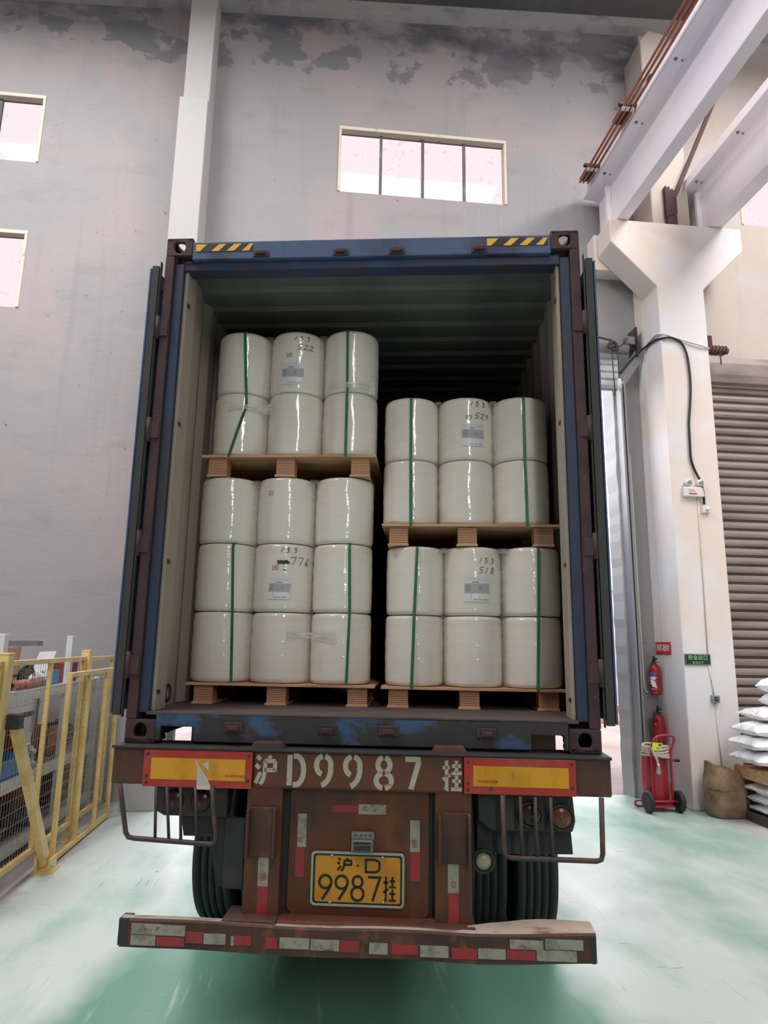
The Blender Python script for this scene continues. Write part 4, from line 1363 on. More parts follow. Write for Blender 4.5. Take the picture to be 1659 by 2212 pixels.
MB().ring(rect_loop(-3.13, -2.79, 2.49, 3.23), rect_loop(-3.11, -2.81, 2.51, 3.21), 'z', S2 + h_, S2 + h_ + 0.015).build('bin_rim', K['blue_plastic'], t)
carton(-2.9, 2.40, S2, 0.22, 0.26, 0.15, 0.0, K['brown_box'], 'brown_carton', 'dark brown carton on the middle shelf behind the slanted brace', 'box')
carton(-2.86, 3.26, S2, 0.10, 0.07, 0.11, 0.2, K['torn'], 'white_packet', 'small white packet beside the blue bin', 'packet')
for i, (x, y, sx, sy, sz, lb) in enumerate([(-3.24, 3.0, 0.18, 0.18, 0.30, 'red brown carton behind the left end of the blue bin'), (-3.24, 3.30, 0.16, 0.2, 0.36, 'taller red brown carton behind the right end of the blue bin'),
                                             (-3.2, 3.72, 0.2, 0.16, 0.32, 'red brown carton at the back near the second upright')]):
    carton(x, y, S2, sx, sy, sz, 0.05 * i, K['red_box'], 'red_carton', lb, 'box')
for i, (y, x, z, lb) in enumerate([(3.42, -2.9, S2, 'small machine fitting nearest the blue bin'), (3.56, -2.92, S2, 'small machine fitting in the middle of the three'), (3.72, -2.9, S2, 'small machine fitting nearest the second upright')]):
    mb = MB()
    mb.lathe([(0, 0), (0.055, 0), (0.055, 0.02), (0.03, 0.03), (0.03, 0.09), (0.045, 0.1), (0.045, 0.14), (0.015, 0.14), (0.015, 0.17), (0, 0.17)], (x, y, z), 'z', 16)
    tag(mb.build('machine_fitting', [K['grey_iron'], K['white_steel'], K['red_box']][i]), lb, 'machine part', 'fittings on the middle shelf')
for i in range(2):
    mb = MB()
    mb.lathe([(0.025, 0), (0.07, 0), (0.065, 0.08), (0.068, 0.26), (0.06, 0.30), (0.025, 0.30), (0.025, 0)], (-2.9 - 0.16 * i, 4.08 + 0.03 * i, S2), 'z', 20)
    tag(mb.build('yarn_bobbin', K['terracotta']), ['pinkish brown bobbin on the middle shelf behind the gate frame', 'second pinkish brown bobbin, behind the front one'][i], 'bobbin', 'bobbins on the middle shelf')
for i, (y, lb) in enumerate([(4.36, 'black motor on the middle shelf nearest the bobbins'), (4.66, 'black motor on the middle shelf nearest the wall')]):
    t = thing('electric_motor', lb, 'motor', (-3.05, y, S2), group='black motors on the middle shelf')
    MB().lathe([(0, -0.15), (0.10, -0.15), (0.115, -0.12), (0.115, 0.1), (0.09, 0.13), (0.03, 0.14), (0.02, 0.2), (0, 0.2)], (-3.05, y, S2 + 0.14), 'x', 22).build('motor_body', K['black_stuff'], t)
    MB().box(-3.14, -2.98, y - 0.09, y + 0.09, S2, S2 + 0.03).box(-3.1, -3.02, y - 0.05, y + 0.05, S2 + 0.24, S2 + 0.30).build('motor_foot', K['black_stuff'], t, bevel=0.006)
# bottom shelf and floor
for i, (y, r, z, lb) in enumerate([(2.62, 0.17, S0, 'dark electric motor behind the foot of the slanted brace'), (3.15, 0.13, S0, 'smaller dark motor on the lowest shelf right of the brace'),
                                    (4.3, 0.15, S0, 'dark motor on the lowest shelf near the wall')]):
    t = thing('electric_motor', lb, 'motor', (-3.0, y, z), group='motors on the lowest shelf')
    mb = MB()
    mb.lathe([(0, -0.16), (r * 0.8, -0.16), (r, -0.12), (r, 0.12), (r * 0.85, 0.16), (r * 0.3, 0.17), (0.02, 0.18), (0.02, 0.24), (0, 0.24)], (-3.02, y, z + r + 0.02), 'x', 24)
    mb.build('motor_body', K['black_stuff'], t)
    fin = MB()
    for k in range(10):
        a = 2 * pi * k / 10
        fin.bar((-3.12, y + (r + 0.008) * cos(a), z + r + 0.02 + (r + 0.008) * sin(a)), (-2.92, y + (r + 0.008) * cos(a), z + r + 0.02 + (r + 0.008) * sin(a)), 0.02, 0.008, (0, cos(a), sin(a)))
    fin.build('cooling_fin', K['grey_iron'], t)
    MB().box(-3.12, -2.92, y - r * 0.8, y + r * 0.8, z, z + 0.03).build('motor_foot', K['black_stuff'], t)
carton(-3.1, 3.55, S0, 0.26, 0.28, 0.36, 0, K['red_box'], 'red_carton', 'red carton on the lowest rack shelf', 'box')
carton(-2.9, 3.58, S0, 0.12, 0.2, 0.12, 0.1, K['blue_print'], 'blue_packet', 'small blue and white packet before the red carton', 'packet')
mb = MB()
for i in range(40):
    mb.obox((-2.95 + random.uniform(-0.12, 0.1), 3.45 + random.uniform(-0.5, 0.55), S0 + 0.03 + random.uniform(0, 0.06)), (random.uniform(.02, .06), random.uniform(-.03, .03), 0.01), (random.uniform(-.03, .03), random.uniform(.02, .06), 0), (0, 0, random.uniform(0.01, 0.025)))
tag(mb.build('scrap_heap', K['grey_iron']), 'litter of grey and black iron scraps on the lowest shelf', 'scrap', kind='stuff')
carton(-2.90, 2.28, S0, 0.2, 0.2, 0.2, 0.0, K['pallet_wood'], 'wooden_crate', 'small open wooden crate low at the photo edge', 'crate')
carton(-3.05, 4.62, S0, 0.3, 0.3, 0.3, 0.0, K['black_stuff'], 'iron_box', 'black iron box on the lowest shelf next to the wall', 'box')

RBX, RBY = 8.2, 14.0
# ------------------------------------------------ outside: yard seen through the doorway
struct(MB().box(-30, 40, WY + 0.2, 40, -0.3, -0.01), 'ground_yard', K['yard'])
struct(MB().box(-30, 40, 17, 17.3, 0, 3.6), 'wall_yard', K['yard_wall'])
mb = MB()
for i in range(90):
    a = random.uniform(0, 2 * pi)
    r_ = random.uniform(0, 1) ** 0.6
    h_ = 0.5 * (1 - r_)
    mb.obox((RBX + 2.6 * r_ * cos(a), RBY + 0.9 * r_ * sin(a), 0.02 + h_ * random.uniform(0.1, 1)), (random.uniform(.05, .25), random.uniform(-.1, .1), random.uniform(-.05, .05)), (random.uniform(-.08, .08), random.uniform(.05, .2), 0), (0, 0.02, random.uniform(.03, .1)))
tag(mb.build('rubble_heap', K['terracotta']), 'reddish rubble heap in the yard seen past the container door', 'rubble', kind='stuff')
t = thing('yard_building', 'pale building with a blue and orange band across the yard', 'building', (12.5, 24, 0))
MB().box(6, 34, 24, 30, -0.01, 7).build('facade', K['yard_wall'], t)
MB().box(6, 34, 23.96, 24, 3.8, 4.3).build('blue_band', K['blue_plastic'], t)
MB().box(6, 34, 23.96, 24, 2.6, 3.78).build('orange_band', K['cardboard'], t)

# ================================================================== THE TRUCK
ZB = 1.377
# ------------------------------------------------ container
CT = thing('shipping_container', 'open blue shipping container on the trailer, loaded with wrapped rolls', 'container', (0, 6.1, ZB), frame=FT)


def cb(mb, name, m, bevel=0, parent=None):
    return mb.build(name, m, parent or CT, frame=FT, bevel=bevel)


HX = 1.219


def corner_casting(x0, x1, z0, z1, top, y0=0.0, y1=0.162):
    mb = MB()
    cx, cz, cy = (x0 + x1) / 2, (z0 + z1) / 2, (y0 + y1) / 2
    mb.ring(rect_loop(x0, x1, z0, z1), ell_loop(cx, cz, 0.034, 0.040), 'y', y0, y0 + 0.03)
    zt = (z1 - 0.03, z1) if top else (z0, z0 + 0.03)
    mb.ring(rect_loop(x0, x1, y0, y1), ell_loop(cx, cy, 0.033, 0.06), 'z', *zt)
    zz = (z0, z1 - 0.03) if top else (z0 + 0.03, z1)
    mb.box(x0, x0 + 0.028, y0 + 0.03, y1, *zz).box(x1 - 0.028, x1, y0 + 0.03, y1, *zz)
    return mb


H = 2.896
for sgn in (-1, 1):
    xa, xb = sorted((sgn * HX, sgn * (HX - 0.162)))
    cb(corner_casting(xa, xb, ZB + H - 0.118, ZB + H, True), 'corner_casting', K['rust'], 0.008)
    cb(corner_casting(xa, xb, ZB, ZB + 0.118, False), 'corner_casting', K['rust'], 0.008)
    # corner post: outer rust-brown edge, blue inner face
    x1_, x2_ = sorted((sgn * HX, sgn * (HX - 0.055)))
    cb(MB().box(x1_, x2_, 0.0, 0.11, ZB + 0.118, ZB + H - 0.118), 'corner_post', K['rust'], 0.006)
    x1_, x2_ = sorted((sgn * (HX - 0.055), sgn * (HX - 0.11)))
    cb(MB().box(x1_, x2_, 0.02, 0.14, ZB + 0.15, ZB + H - 0.16), 'inner_post', K['blue_grime'], 0.006)
    x1_, x2_ = sorted((sgn * (HX - 0.11), sgn * (HX - 0.13)))
    cb(MB().box(x1_, x2_, 0.05, 0.2, ZB + 0.155, ZB + H - 0.17), 'post_liner', K['inner'], 0.004)
    for z in (1.62, 2.32, 3.12, 3.86):
        lz = MB()
        lz.box(*sorted((sgn * (HX - 0.135), sgn * (HX - 0.10))), 0.06, 0.10, z, z + 0.02)
        cb(lz, 'lashing_ring', K['dark_steel'])
    # hinges down the outer edge
    for z in (1.70, 2.35, 3.0, 3.62):
        hg = MB()
        hg.cyl((sgn * 1.232, -0.004, z), (sgn * 1.232, -0.004, z + 0.14), 0.016, 10)
        hg.box(*sorted((sgn * 1.17, sgn * 1.232)), -0.008, 0.006, z + 0.02, z + 0.12)
        cb(hg, 'hinge', K['rust'])
    # cargo-tie loop near the floor
    lo = MB()
    lo.tube([(sgn * 1.165, 0.42 + 0.035 * cos(a), 1.60 + 0.045 * sin(a)) for a in [2 * pi * i / 16 for i in range(16)]], 0.008, 6, closed=True)
    cb(lo, 'tie_loop', K['dark_steel'])

    # corrugated side wall: grey lining inside, blue skin outside
    P, y = [], 0.13
    dep = 0.036
    while y < 12.1:
        P += [(0, y), (0, y + 0.11), (dep, y + 0.17), (dep, y + 0.24)]
        y += 0.30
    P.append((0, 12.1))
    for nm, off, m in (('side_lining', 1.168, K['inner']), ('side_skin', 1.176, K['blue'])):
        mb = MB()
        vs = [(sgn * (off + p[0]), p[1], z) for z in (ZB + 0.12, ZB + H - 0.05) for p in P]
        n = len(P)
        mb.add(vs, [(i, i + 1, n + i + 1, n + i) for i in range(n - 1)])
        cb(mb, nm, m)
    cb(MB().box(*sorted((sgn * 1.15, sgn * HX)), 0.16, 12.03, ZB, ZB + 0.15), 'bottom_rail', K['blue_dark'])
    cb(MB().box(*sorted((sgn * 1.214, sgn * HX)), 0.16, 12.03, ZB + H - 0.09, ZB + H - 0.03), 'top_rail', K['blue'])

# roof, corrugated across
P, y = [], 0.12
while y < 12.1:
    P += [(y, 0.0), (y + 0.10, 0.0), (y + 0.125, -0.025), (y + 0.20, -0.025), (y + 0.225, 0.0)]
    y += 0.225 + 0.03
P.append((12.1, 0))
mb = MB()
vs = [(x, p[0], 4.215 + p[1]) for x in (-1.215, 1.215) for p in P]
n = len(P)
mb.add(vs, [(i, i + 1, n + i + 1, n + i) for i in range(n - 1)])
cb(mb, 'roof_lining', K['inner_roof'])
cb(MB().box(-1.216, 1.216, 0.12, 12.1, 4.225, 4.24), 'roof_skin', K['blue'])
cb(MB().box(-1.17, 1.17, 12.08, 12.19, ZB + 0.12, ZB + H - 0.05), 'end_wall', K['inner_roof'])
cb(MB().box(-1.17, 1.17, 0.14, 12.1, 1.48, 1.53), 'cargo_floor', K['cont_floor'])
# door header and inner step
cb(MB().box(-1.057, 1.057, 0.0, 0.12, 4.128, 4.245), 'door_header', K['blue'], 0.006)
cb(MB().box(-1.11, 1.11, 0.03, 0.13, 4.075, 4.135), 'header_step', K['blue_grime'], 0.004)
for i, x in enumerate((-0.64, -0.165, 0.165, 0.645)):
    mb = MB()
    mb.box(x - 0.045, x + 0.045, -0.012, 0.0, 4.135, 4.175).box(x - 0.03, x + 0.03, -0.03, -0.012, 4.145, 4.17)
    cb(mb, 'lock_keeper', K['rust'], 0.004)
# hazard stripes on the header
for x0, x1 in ((-1.035, -0.69), (0.69, 1.04)):
    hb = cb(MB().box(x0, x1, -0.002, 0.0, 4.178, 4.228), 'hazard_strip', K['hazard_black'])
    mb = MB()
    w = (x1 - x0) / 3.75
    for k in range(4):
        a = x0 + k * w
        q = [(a, 4.18), (a + w * 0.48, 4.18), (a + w * 0.98, 4.226), (a + w * 0.5, 4.226)]
        if k == 0:
            q = [(x0, 4.18), (x0 + w * 0.25, 4.18), (x0 + w * 0.72, 4.226), (x0, 4.226)]
        q = [(min(max(px, x0), x1), pz) for px, pz in q]
        mb.add([(px, -0.003, pz) for px, pz in q], [(0, 1, 2, 3)])
    cb(mb, 'hazard_stripe', K['hazard_yellow'], parent=hb)
# bottom sill with two forklift notches
zs0, zs1 = ZB + 0.012, 1.53
prof = [(-1.057, zs0), (-1.03, zs0), (-1.03, 1.462), (-0.855, 1.462), (-0.855, zs0), (0.872, zs0), (0.872, 1.462), (1.035, 1.462), (1.035, zs0), (1.057, zs0), (1.057, zs1), (-1.057, zs1)]
cb(MB().prism(prof, 'y', 0.0, 0.03), 'door_sill', K['blue_dark'], 0.004)
cb(MB().box(-1.11, 1.11, 0.0, 0.15, 1.52, 1.533), 'sill_plate', K['cont_floor'])
for x in (-0.645, -0.155, 0.155, 0.65):
    mb = MB()
    mb.box(x - 0.05, x + 0.05, -0.012, 0.0, 1.44, 1.49).box(x - 0.03, x + 0.03, -0.026, -0.012, 1.45, 1.475)
    cb(mb, 'lock_keeper', K['rust'], 0.004)

# the two doors, swung right round against the sides
for sgn, nm in ((-1, 'left'), (1, 'right')):
    z0, z1 = 1.535, 4.065
    a, b = 1.255, 1.292
    fr = MB()
    fr.box(*sorted((sgn * a, sgn * b)), 0.0, 0.07, z0, z1).box(*sorted((sgn * a, sgn * b)), 1.10, 1.17, z0, z1).box(*sorted((sgn * a, sgn * b)), 0.07, 1.10, z0, z0 + 0.09).box(*sorted((sgn * a, sgn * b)), 0.07, 1.10, z1 - 0.09, z1)
    d = cb(fr, 'container_door', K['blue'], 0.004)
    d['label'] = 'blue door folded back along the %s side of the container' % nm
    D = lambda mb, n_, m, bv=0: mb.build(n_, m, d, frame=FT, bevel=bv)
    P = []
    y = 0.07
    while y < 1.09:
        P += [(0.0, y), (0.0, y + 0.06), (0.022, y + 0.10), (0.022, y + 0.16)]
        y += 0.2
    P.append((0.0, 1.10))
    mb = MB()
    n = len(P)
    vs = [(sgn * (a + 0.008 + p[0]), p[1], z) for z in (z0 + 0.09, z1 - 0.09) for p in P]
    mb.add(vs, [(i, i + 1, n + i + 1, n + i) for i in range(n - 1)])
    D(mb, 'door_panel', K['blue'])
    gk = MB()
    gk.box(*sorted((sgn * (a - 0.012), sgn * (b - 0.008))), -0.022, 0.0, z0 - 0.02, z1 + 0.015)
    gk.box(*sorted((sgn * (a - 0.022), sgn * (a - 0.016))), -0.018, 0.01, z0 - 0.03, z1 + 0.045)
    D(gk, 'door_gasket', K['gasket'], 0.003)
    D(MB().box(*sorted((sgn * (b - 0.003), sgn * (b + 0.006))), -0.018, 0.01, z0 - 0.01, z1), 'door_edge', K['blue'])
    for z in (1.72, 2.37, 3.02, 3.64):
        D(MB().box(*sorted((sgn * 1.222, sgn * (a + 0.004))), -0.014, 0.008, z + 0.03, z + 0.11), 'hinge_leaf', K['rust'], 0.003)
    lb = MB()
    for y in (0.35, 0.8):
        lb.cyl((sgn * 1.238, y, z0), (sgn * 1.238, y, z1), 0.012, 10)
    D(lb, 'locking_bar', K['grey_steel'])

# ------------------------------------------------ trailer
TL = thing('container_trailer', 'rusty orange container trailer standing on the green floor', 'trailer', (0, 3.0, 0), frame=FT)


def tb(mb, name, m, bevel=0, parent=None):
    return mb.build(name, m, parent or TL, frame=FT, bevel=bevel)


beam = tb(MB().box(-0.52, 0.53, -0.06, 0.10, 1.185, 1.362), 'rear_beam', K['orange'], 0.014)
tb(MB().box(-1.242, -0.52, -0.058, 0.10, 1.188, 1.36), 'beam_end', K['orange_rust'], 0.008)
tb(MB().box(0.53, 1.242, -0.058, 0.10, 1.188, 1.365), 'beam_end', K['orange_rust'], 0.008)
tb(MB().box(-1.245, 1.245, -0.075, 0.14, 1.36, 1.375), 'top_plate', K['dark_steel'], 0.004)
for x in (-0.44, 0.47):
    tb(MB().prism([(x - 0.10, 1.372), (x + 0.08, 1.372), (x + 0.06, 1.405), (x - 0.08, 1.405)], 'y', -0.07, -0.005), 'bolster_pad', K['orange_rust'], 0.004)
# stencilled registration on the beam
g = lambda u, v: (u, -0.0615, v)
for key, x_, z_, h_, w_, sw_ in (('hu', -0.505, 1.205, 0.135, 0.105, 0.020), ('D', -0.345, 1.2, 0.15, 0.15, 0.026), ('9', -0.205, 1.2, 0.15, 0.15, 0.026), ('9', -0.06, 1.2, 0.15, 0.15, 0.026),
                                  ('8', 0.095, 1.2, 0.15, 0.15, 0.026), ('7', 0.235, 1.2, 0.15, 0.15, 0.026), ('gua', 0.425, 1.20, 0.14, 0.095, 0.017)):
    mb = MB()
    glyph(mb, key, x_, z_, h_, w_, sw_, g)
    tb(mb, 'stencilled_letter', K['stencil'], parent=beam)

# red and yellow reflector boards
for x0, x1, yl, yr, nm in ((-1.075, -0.52, 0.04, 0.035, 'L'), (0.53, 1.07, 0.045, 0.035, 'R')):
    z0, z1 = (1.182, 1.358) if nm == 'L' else (1.19, 1.358)
    bd = tb(MB().box(x0, x1, -0.072, -0.058, z0, z1), 'reflector_board', K['board_red'], 0.003)
    tb(MB().box(x0 + yl, x1 - yr, -0.0735, -0.072, z0 + 0.036, z1 - 0.038), 'yellow_field', K['board_yellow'], parent=bd)
    for bx, bz in ((x0 + 0.02, z0 + 0.02), (x0 + 0.02, z0 + 0.05), (x0 + 0.02, z1 - 0.02), (x1 - 0.02, z1 - 0.02), (x1 - 0.02, z0 + 0.04)):
        tb(MB().lathe([(0, -0.005), (0.006, -0.004), (0.008, 0)], (bx, -0.072, bz), 'y', 10), 'bolt', K['dark_steel'], parent=bd)
    mb = MB()
    cxx = x1 - 0.085 if nm == 'L' else x0 + 0.115
    text_into(mb, '车辆尾部标志板', lambda u, v: (u, -0.0742, v), 0.0145, cxx, z0 + 0.058, bold=0.0002)
    tb(mb, 'small_print', K['board_red'], parent=bd)
    if nm == 'L':
        mb = MB()
        gg = lambda p: [(px, -0.0748, pz) for px, pz in p]
        mb.add(gg([(-0.812, 1.314), (-0.804, 1.314), (-0.792, 1.29), (-0.798, 1.28)]), [(0, 1, 2, 3)])
        mb.add(gg([(-0.798, 1.28), (-0.79, 1.288), (-0.742, 1.228), (-0.724, 1.19), (-0.796, 1.19)]), [(0, 1, 2, 3, 4)])
        mb.add(gg([(-0.774, 1.296), (-0.74, 1.31), (-0.738, 1.262)]), [(0, 1, 2)])
        mb.add([(-0.796, -0.0748, 1.192), (-0.724, -0.0748, 1.192), (-0.719, -0.079, 1.176), (-0.79, -0.079, 1.176)], [(0, 1, 2, 3)])
        tb(mb, 'torn_flap', K['torn'], parent=bd)

# two rear posts with channel brackets and reflective strips
for xc, bx0, bx1 in ((-0.455, -0.53, -0.385), (0.478, 0.405, 0.56)):
    ps = MB()
    ps.box(xc - 0.088, xc + 0.088, -0.045, -0.035, 0.56, 1.19).box(xc - 0.088, xc - 0.078, -0.035, 0.09, 0.56, 1.19).box(xc + 0.078, xc + 0.088, -0.035, 0.09, 0.56, 1.19)
    po = tb(ps, 'rear_post', K['orange'], 0.004)
    ch = MB()
    z0, z1 = 0.87, 1.098
    ch.box(bx0 + 0.012, bx1 - 0.012, -0.062, -0.046, z0, z1)
    ch.box(bx0, bx0 + 0.014, -0.105, -0.046, z0, z1 - 0.006).box(bx1 - 0.014, bx1, -0.105, -0.046, z0, z1)
    tb(ch, 'channel_bracket', K['orange_rust'], 0.004, parent=po)
    sx = xc + (0.01 if xc < 0 else 0.0)
    tb(MB().box(sx - 0.027, sx + 0.025, -0.0465, -0.045, 0.735, 0.865), 'white_tape', K['tape_white'], parent=po)
    tb(MB().box(sx - 0.025, sx + 0.025, -0.0465, -0.045, 0.59, 0.733), 'red_tape', K['tape_red'], parent=po)
    mb = MB()
    gq = lambda u, v: (sx + u, -0.0472, 0.775 + v)
    ribbon(mb, arc(0, 0, 0.011, 0.015, 0, 360, 18), 0.0025, gq)
    ribbon(mb, arc(0, 0, 0.005, 0.007, 40, 320, 10), 0.003, gq)
    tb(mb, 'approval_mark', K['tape_red'], parent=po)

# plate panel between them
pan = tb(MB().prism(rrect(-0.335, 0.362, 0.6, 1.20, 0.04), 'y', 0.0, 0.02), 'rear_panel', K['orange'], 0.004)
tb(MB().box(-0.56, 0.56, 0.02, 0.06, 0.55, 1.19), 'backing_plate', K['dark_steel'])
tb(MB().box(-0.37, 0.395, -0.10, 0.05, 0.545, 0.605), 'lower_lip', K['orange'], 0.012)


def strip(x0, x1, z0, z1, m, par, y=-0.0015, name='white_tape'):
    return tb(MB().box(x0, x1, y, y + 0.0015, z0, z1), name, K[m], parent=par)


strip(-0.292, -0.248, 0.905, 1.06, 'tape_white', pan)
strip(-0.298, -0.254, 0.77, 0.903, 'tape_red', pan, name='red_tape')
strip(0.268, 0.316, 0.90, 1.045, 'tape_white', pan)
strip(0.272, 0.318, 0.77, 0.898, 'tape_red', pan, name='red_tape')
strip(-0.125, 0.010, 1.072, 1.106, 'tape_red', pan, name='red_tape')
strip(0.010, 0.148, 1.066, 1.113, 'tape_white', pan)
mb = MB()
for ux, uz in ((0.045, 1.092), (-0.278, 0.94), (0.292, 0.93)):
    gq = lambda u, v: (ux + u, -0.0022, uz + v)
    ribbon(mb, arc(0, 0, 0.013, 0.010, 0, 360, 18), 0.0022, gq)
    ribbon(mb, arc(0, 0, 0.006, 0.005, 40, 320, 10), 0.003, gq)
tb(mb, 'approval_mark', K['tape_red'], parent=pan)
# plate lamp
pl_ = MB()
pl_.box(-0.02, 0.092, -0.028, 0, 0.955, 0.988)
po = tb(pl_, 'plate_lamp', K['grey_iron'], 0.003)
tb(MB().box(-0.018, 0.088, -0.045, -0.002, 0.902, 0.955), 'lamp_body', K['grey_iron'], 0.004, po)
tb(MB().box(-0.006, 0.078, -0.0465, -0.045, 0.908, 0.932), 'lamp_lens', K['rust'], 0, po)
tb(MB().box(-0.008, 0.08, -0.0475, -0.045, 0.938, 0.948), 'lamp_slot', K['hazard_black'], 0, po)
mb = MB()
for x in (0.0, 0.028, 0.05, 0.072):
    mb.lathe([(0, -0.002), (0.004, -0.002), (0.004, 0)], (x, -0.028, 0.975), 'y', 8)
tb(mb, 'rivet', K['hazard_black'], 0, po)

# licence plate
lp = tb(MB().prism(rrect(-0.212, 0.238, 0.653, 0.89, 0.018), 'y', -0.012, -0.004), 'licence_plate', K['plate'], 0.002)
mb = MB()
ox, oz = rrect(-0.216, 0.242, 0.648, 0.894, 0.02), rrect(-0.205, 0.231, 0.659, 0.883, 0.014)
mb.ring(ox, oz, 'y', -0.017, -0.006)
tb(mb, 'plate_frame', K['chrome'], 0.002, lp)
mb = MB()
mb.ring(rrect(-0.205, 0.231, 0.659, 0.883, 0.014), rrect(-0.196, 0.222, 0.667, 0.875, 0.012), 'y', -0.0128, -0.012)
g = lambda u, v: (u, -0.0128, v)
glyph(mb, 'hu', -0.088, 0.806, 0.058, 0.075, 0.011, g)
glyph(mb, 'Dp', 0.046, 0.802, 0.062, 0.115, 0.0115, g)
ribbon(mb, arc(0.013, 0.832, 0.003, 0.003, 0, 360, 10), 0.005, g)
for k, x in (('9p', -0.178), ('9p', -0.098), ('8p', -0.02), ('7p', 0.058)):
    glyph(mb, k, x, 0.676, 0.112, 0.118, 0.0125, g)
glyph(mb, 'gua', 0.139, 0.676, 0.112, 0.062, 0.0105, g)
tb(mb, 'plate_lettering', K['plate_black'], 0, lp)
for x, z in ((-0.115, 0.874), (0.135, 0.872), (-0.118, 0.664), (0.14, 0.672)):
    tb(MB().lathe([(0, -0.006), (0.006, -0.005), (0.009, 0)], (x, -0.013, z), 'y', 12), 'bolt', K['chrome'], 0, lp)

# bumper (underrun bar), slightly bent, open-ended channel with reflective tape
mb = MB()
nseg = 28
sec = lambda x: (0.030 * max(0, (abs(x) - 0.55)) ** 1.0 * (1 if x > 0 else 0.6))
rows = []
for i in range(nseg + 1):
    x = -1.10 + 2.22 * i / nseg
    dz = sec(x) + 0.004 * sin(x * 7)
    bulge = 0.022 * math.exp(-((x - 0.85) / 0.25) ** 2) + 0.012 * math.exp(-((x - 0.6) / 0.06) ** 2) * (1 if x > 0.5 else 0)
    dd = 0.045 + 0.075 / (1 + math.exp(-(x - 0.62) * 14))
    yb = -0.13 + dd
    rows.append([(x, -0.13, 0.472 + dz), (x, -0.13, 0.587 + dz), (x, -0.122, 0.597 + dz), (x, yb, 0.597 + dz + bulge), (x, yb, 0.58 + dz), (x, -0.112, 0.578 + dz), (x, -0.112, 0.472 + dz)])
vs = [p for r in rows for p in r]
m7 = 7
b0 = len(mb.v)
mb.v += vs
for i in range(nseg):
    for k in range(m7):
        mb.f.append([b0 + i * m7 + k, b0 + i * m7 + (k + 1) % m7, b0 + (i + 1) * m7 + (k + 1) % m7, b0 + (i + 1) * m7 + k])
        mb.sm.append(False)
        mb.mi.append(1 if k == 2 else 0)
mb.add([rows[0][k] for k in range(m7)], [tuple(range(m7))])
mb.add([rows[-1][k] for k in range(m7)], [tuple(range(m7))])
bar = tb(mb, 'underrun_bar', [K['orange_rust'], K['dust']], 0.003)
for x, w_ in ((-1.105, 0.045), (1.112, -0.016)):
    tb(MB().box(*sorted((x - 0.004 * (1 if w_ > 0 else -1), x + w_)), -0.1315, -0.06, 0.474 + sec(x), 0.592 + sec(x)), 'end_cap', K['dark_steel'], 0.004, bar)


def tape(x0, x1, z0, z1, m, name):
    d0 = sec((x0 + x1) / 2)
    tb(MB().box(x0, x1, -0.1322, -0.13, z0 + d0, z1 + d0), name, K[m], parent=bar)


for x0, x1, z0, z1, m in ((-1.045, -0.905, 0.528, 0.575, 'tape_white'), (-0.905, -0.785, 0.53, 0.575, 'tape_white'), (-1.045, -0.925, 0.482, 0.525, 'tape_white'), (-0.92, -0.785, 0.485, 0.525, 'tape_red'),
                          (-0.78, -0.70, 0.505, 0.553, 'tape_red'), (-0.695, -0.59, 0.505, 0.55, 'tape_white'), (-0.565, -0.55, 0.505, 0.545, 'tape_white'), (-0.548, -0.47, 0.508, 0.548, 'tape_red'), (-0.40, -0.345, 0.50, 0.545, 'tape_red'),
                          (-0.335, -0.195, 0.502, 0.548, 'tape_white'), (-0.188, -0.055, 0.50, 0.546, 'tape_white'), (-0.05, 0.04, 0.498, 0.545, 'tape_red'), (0.085, 0.17, 0.495, 0.542, 'tape_white'), (0.19, 0.31, 0.50, 0.54, 'tape_red'),
                          (0.32, 0.45, 0.492, 0.54, 'tape_white'), (0.465, 0.58, 0.49, 0.535, 'tape_red'), (0.585, 0.71, 0.492, 0.535, 'tape_white'), (0.715, 0.845, 0.49, 0.53, 'tape_red'), (0.85, 1.03, 0.485, 0.53, 'tape_white'),
                          (0.73, 0.88, 0.533, 0.572, 'tape_white'), (0.89, 1.06, 0.533, 0.575, 'tape_white')):
    tape(x0, x1, z0, z1, m, 'white_tape' if m == 'tape_white' else 'red_tape')
tb(MB().box(-0.62, -0.36, -0.12, 0.06, 0.585, 0.61), 'bar_bracket', K['orange_rust'], 0.006)
tb(MB().box(0.38, 0.58, -0.1, 0.06, 0.585, 0.605), 'bar_bracket', K['orange_rust'], 0.006)

# lamp boxes, guards, flaps
lbx = tb(MB().prism([(-1.03, 1.18), (-0.655, 1.18), (-0.655, 1.03), (-0.98, 1.03), (-1.02, 1.05), (-1.03, 1.10)], 'y', 0.0, 0.09), 'lamp_box', K['dark_steel'], 0.008)
for x in (-0.93, -0.79):
    tb(MB().lathe([(0, -0.02), (0.04, -0.018), (0.052, -0.006), (0.052, 0.01)], (x, 0.0, 1.105), 'y', 24), 'tail_lamp', K['lens_red'], 0, lbx)
rbx = tb(MB().prism([(0.60, 1.185), (1.065, 1.185), (1.075, 1.06), (1.06, 1.012), (0.66, 1.008), (0.60, 1.06)], 'y', 0.0, 0.09), 'lamp_box', K['dark_steel'], 0.008)
for x, z, m in ((0.857, 1.088, 'lens_red'), (1.005, 1.08, 'lens_amber')):
    ho = tb(MB().lathe([(0.062, 0.0), (0.064, -0.018), (0.052, -0.022), (0.050, -0.006)], (x, 0.0, z), 'y', 28), 'lamp_housing', K['rubber'], 0, rbx)
    le = MB()
    le.lathe([(0, -0.026), (0.010, -0.026), (0.012, -0.022), (0.018, -0.026), (0.022, -0.021), (0.028, -0.025), (0.032, -0.02), (0.044, -0.022), (0.051, -0.012)], (x, 0.0, z), 'y', 28)
    tb(le, 'tail_lamp', K[m], 0, ho)
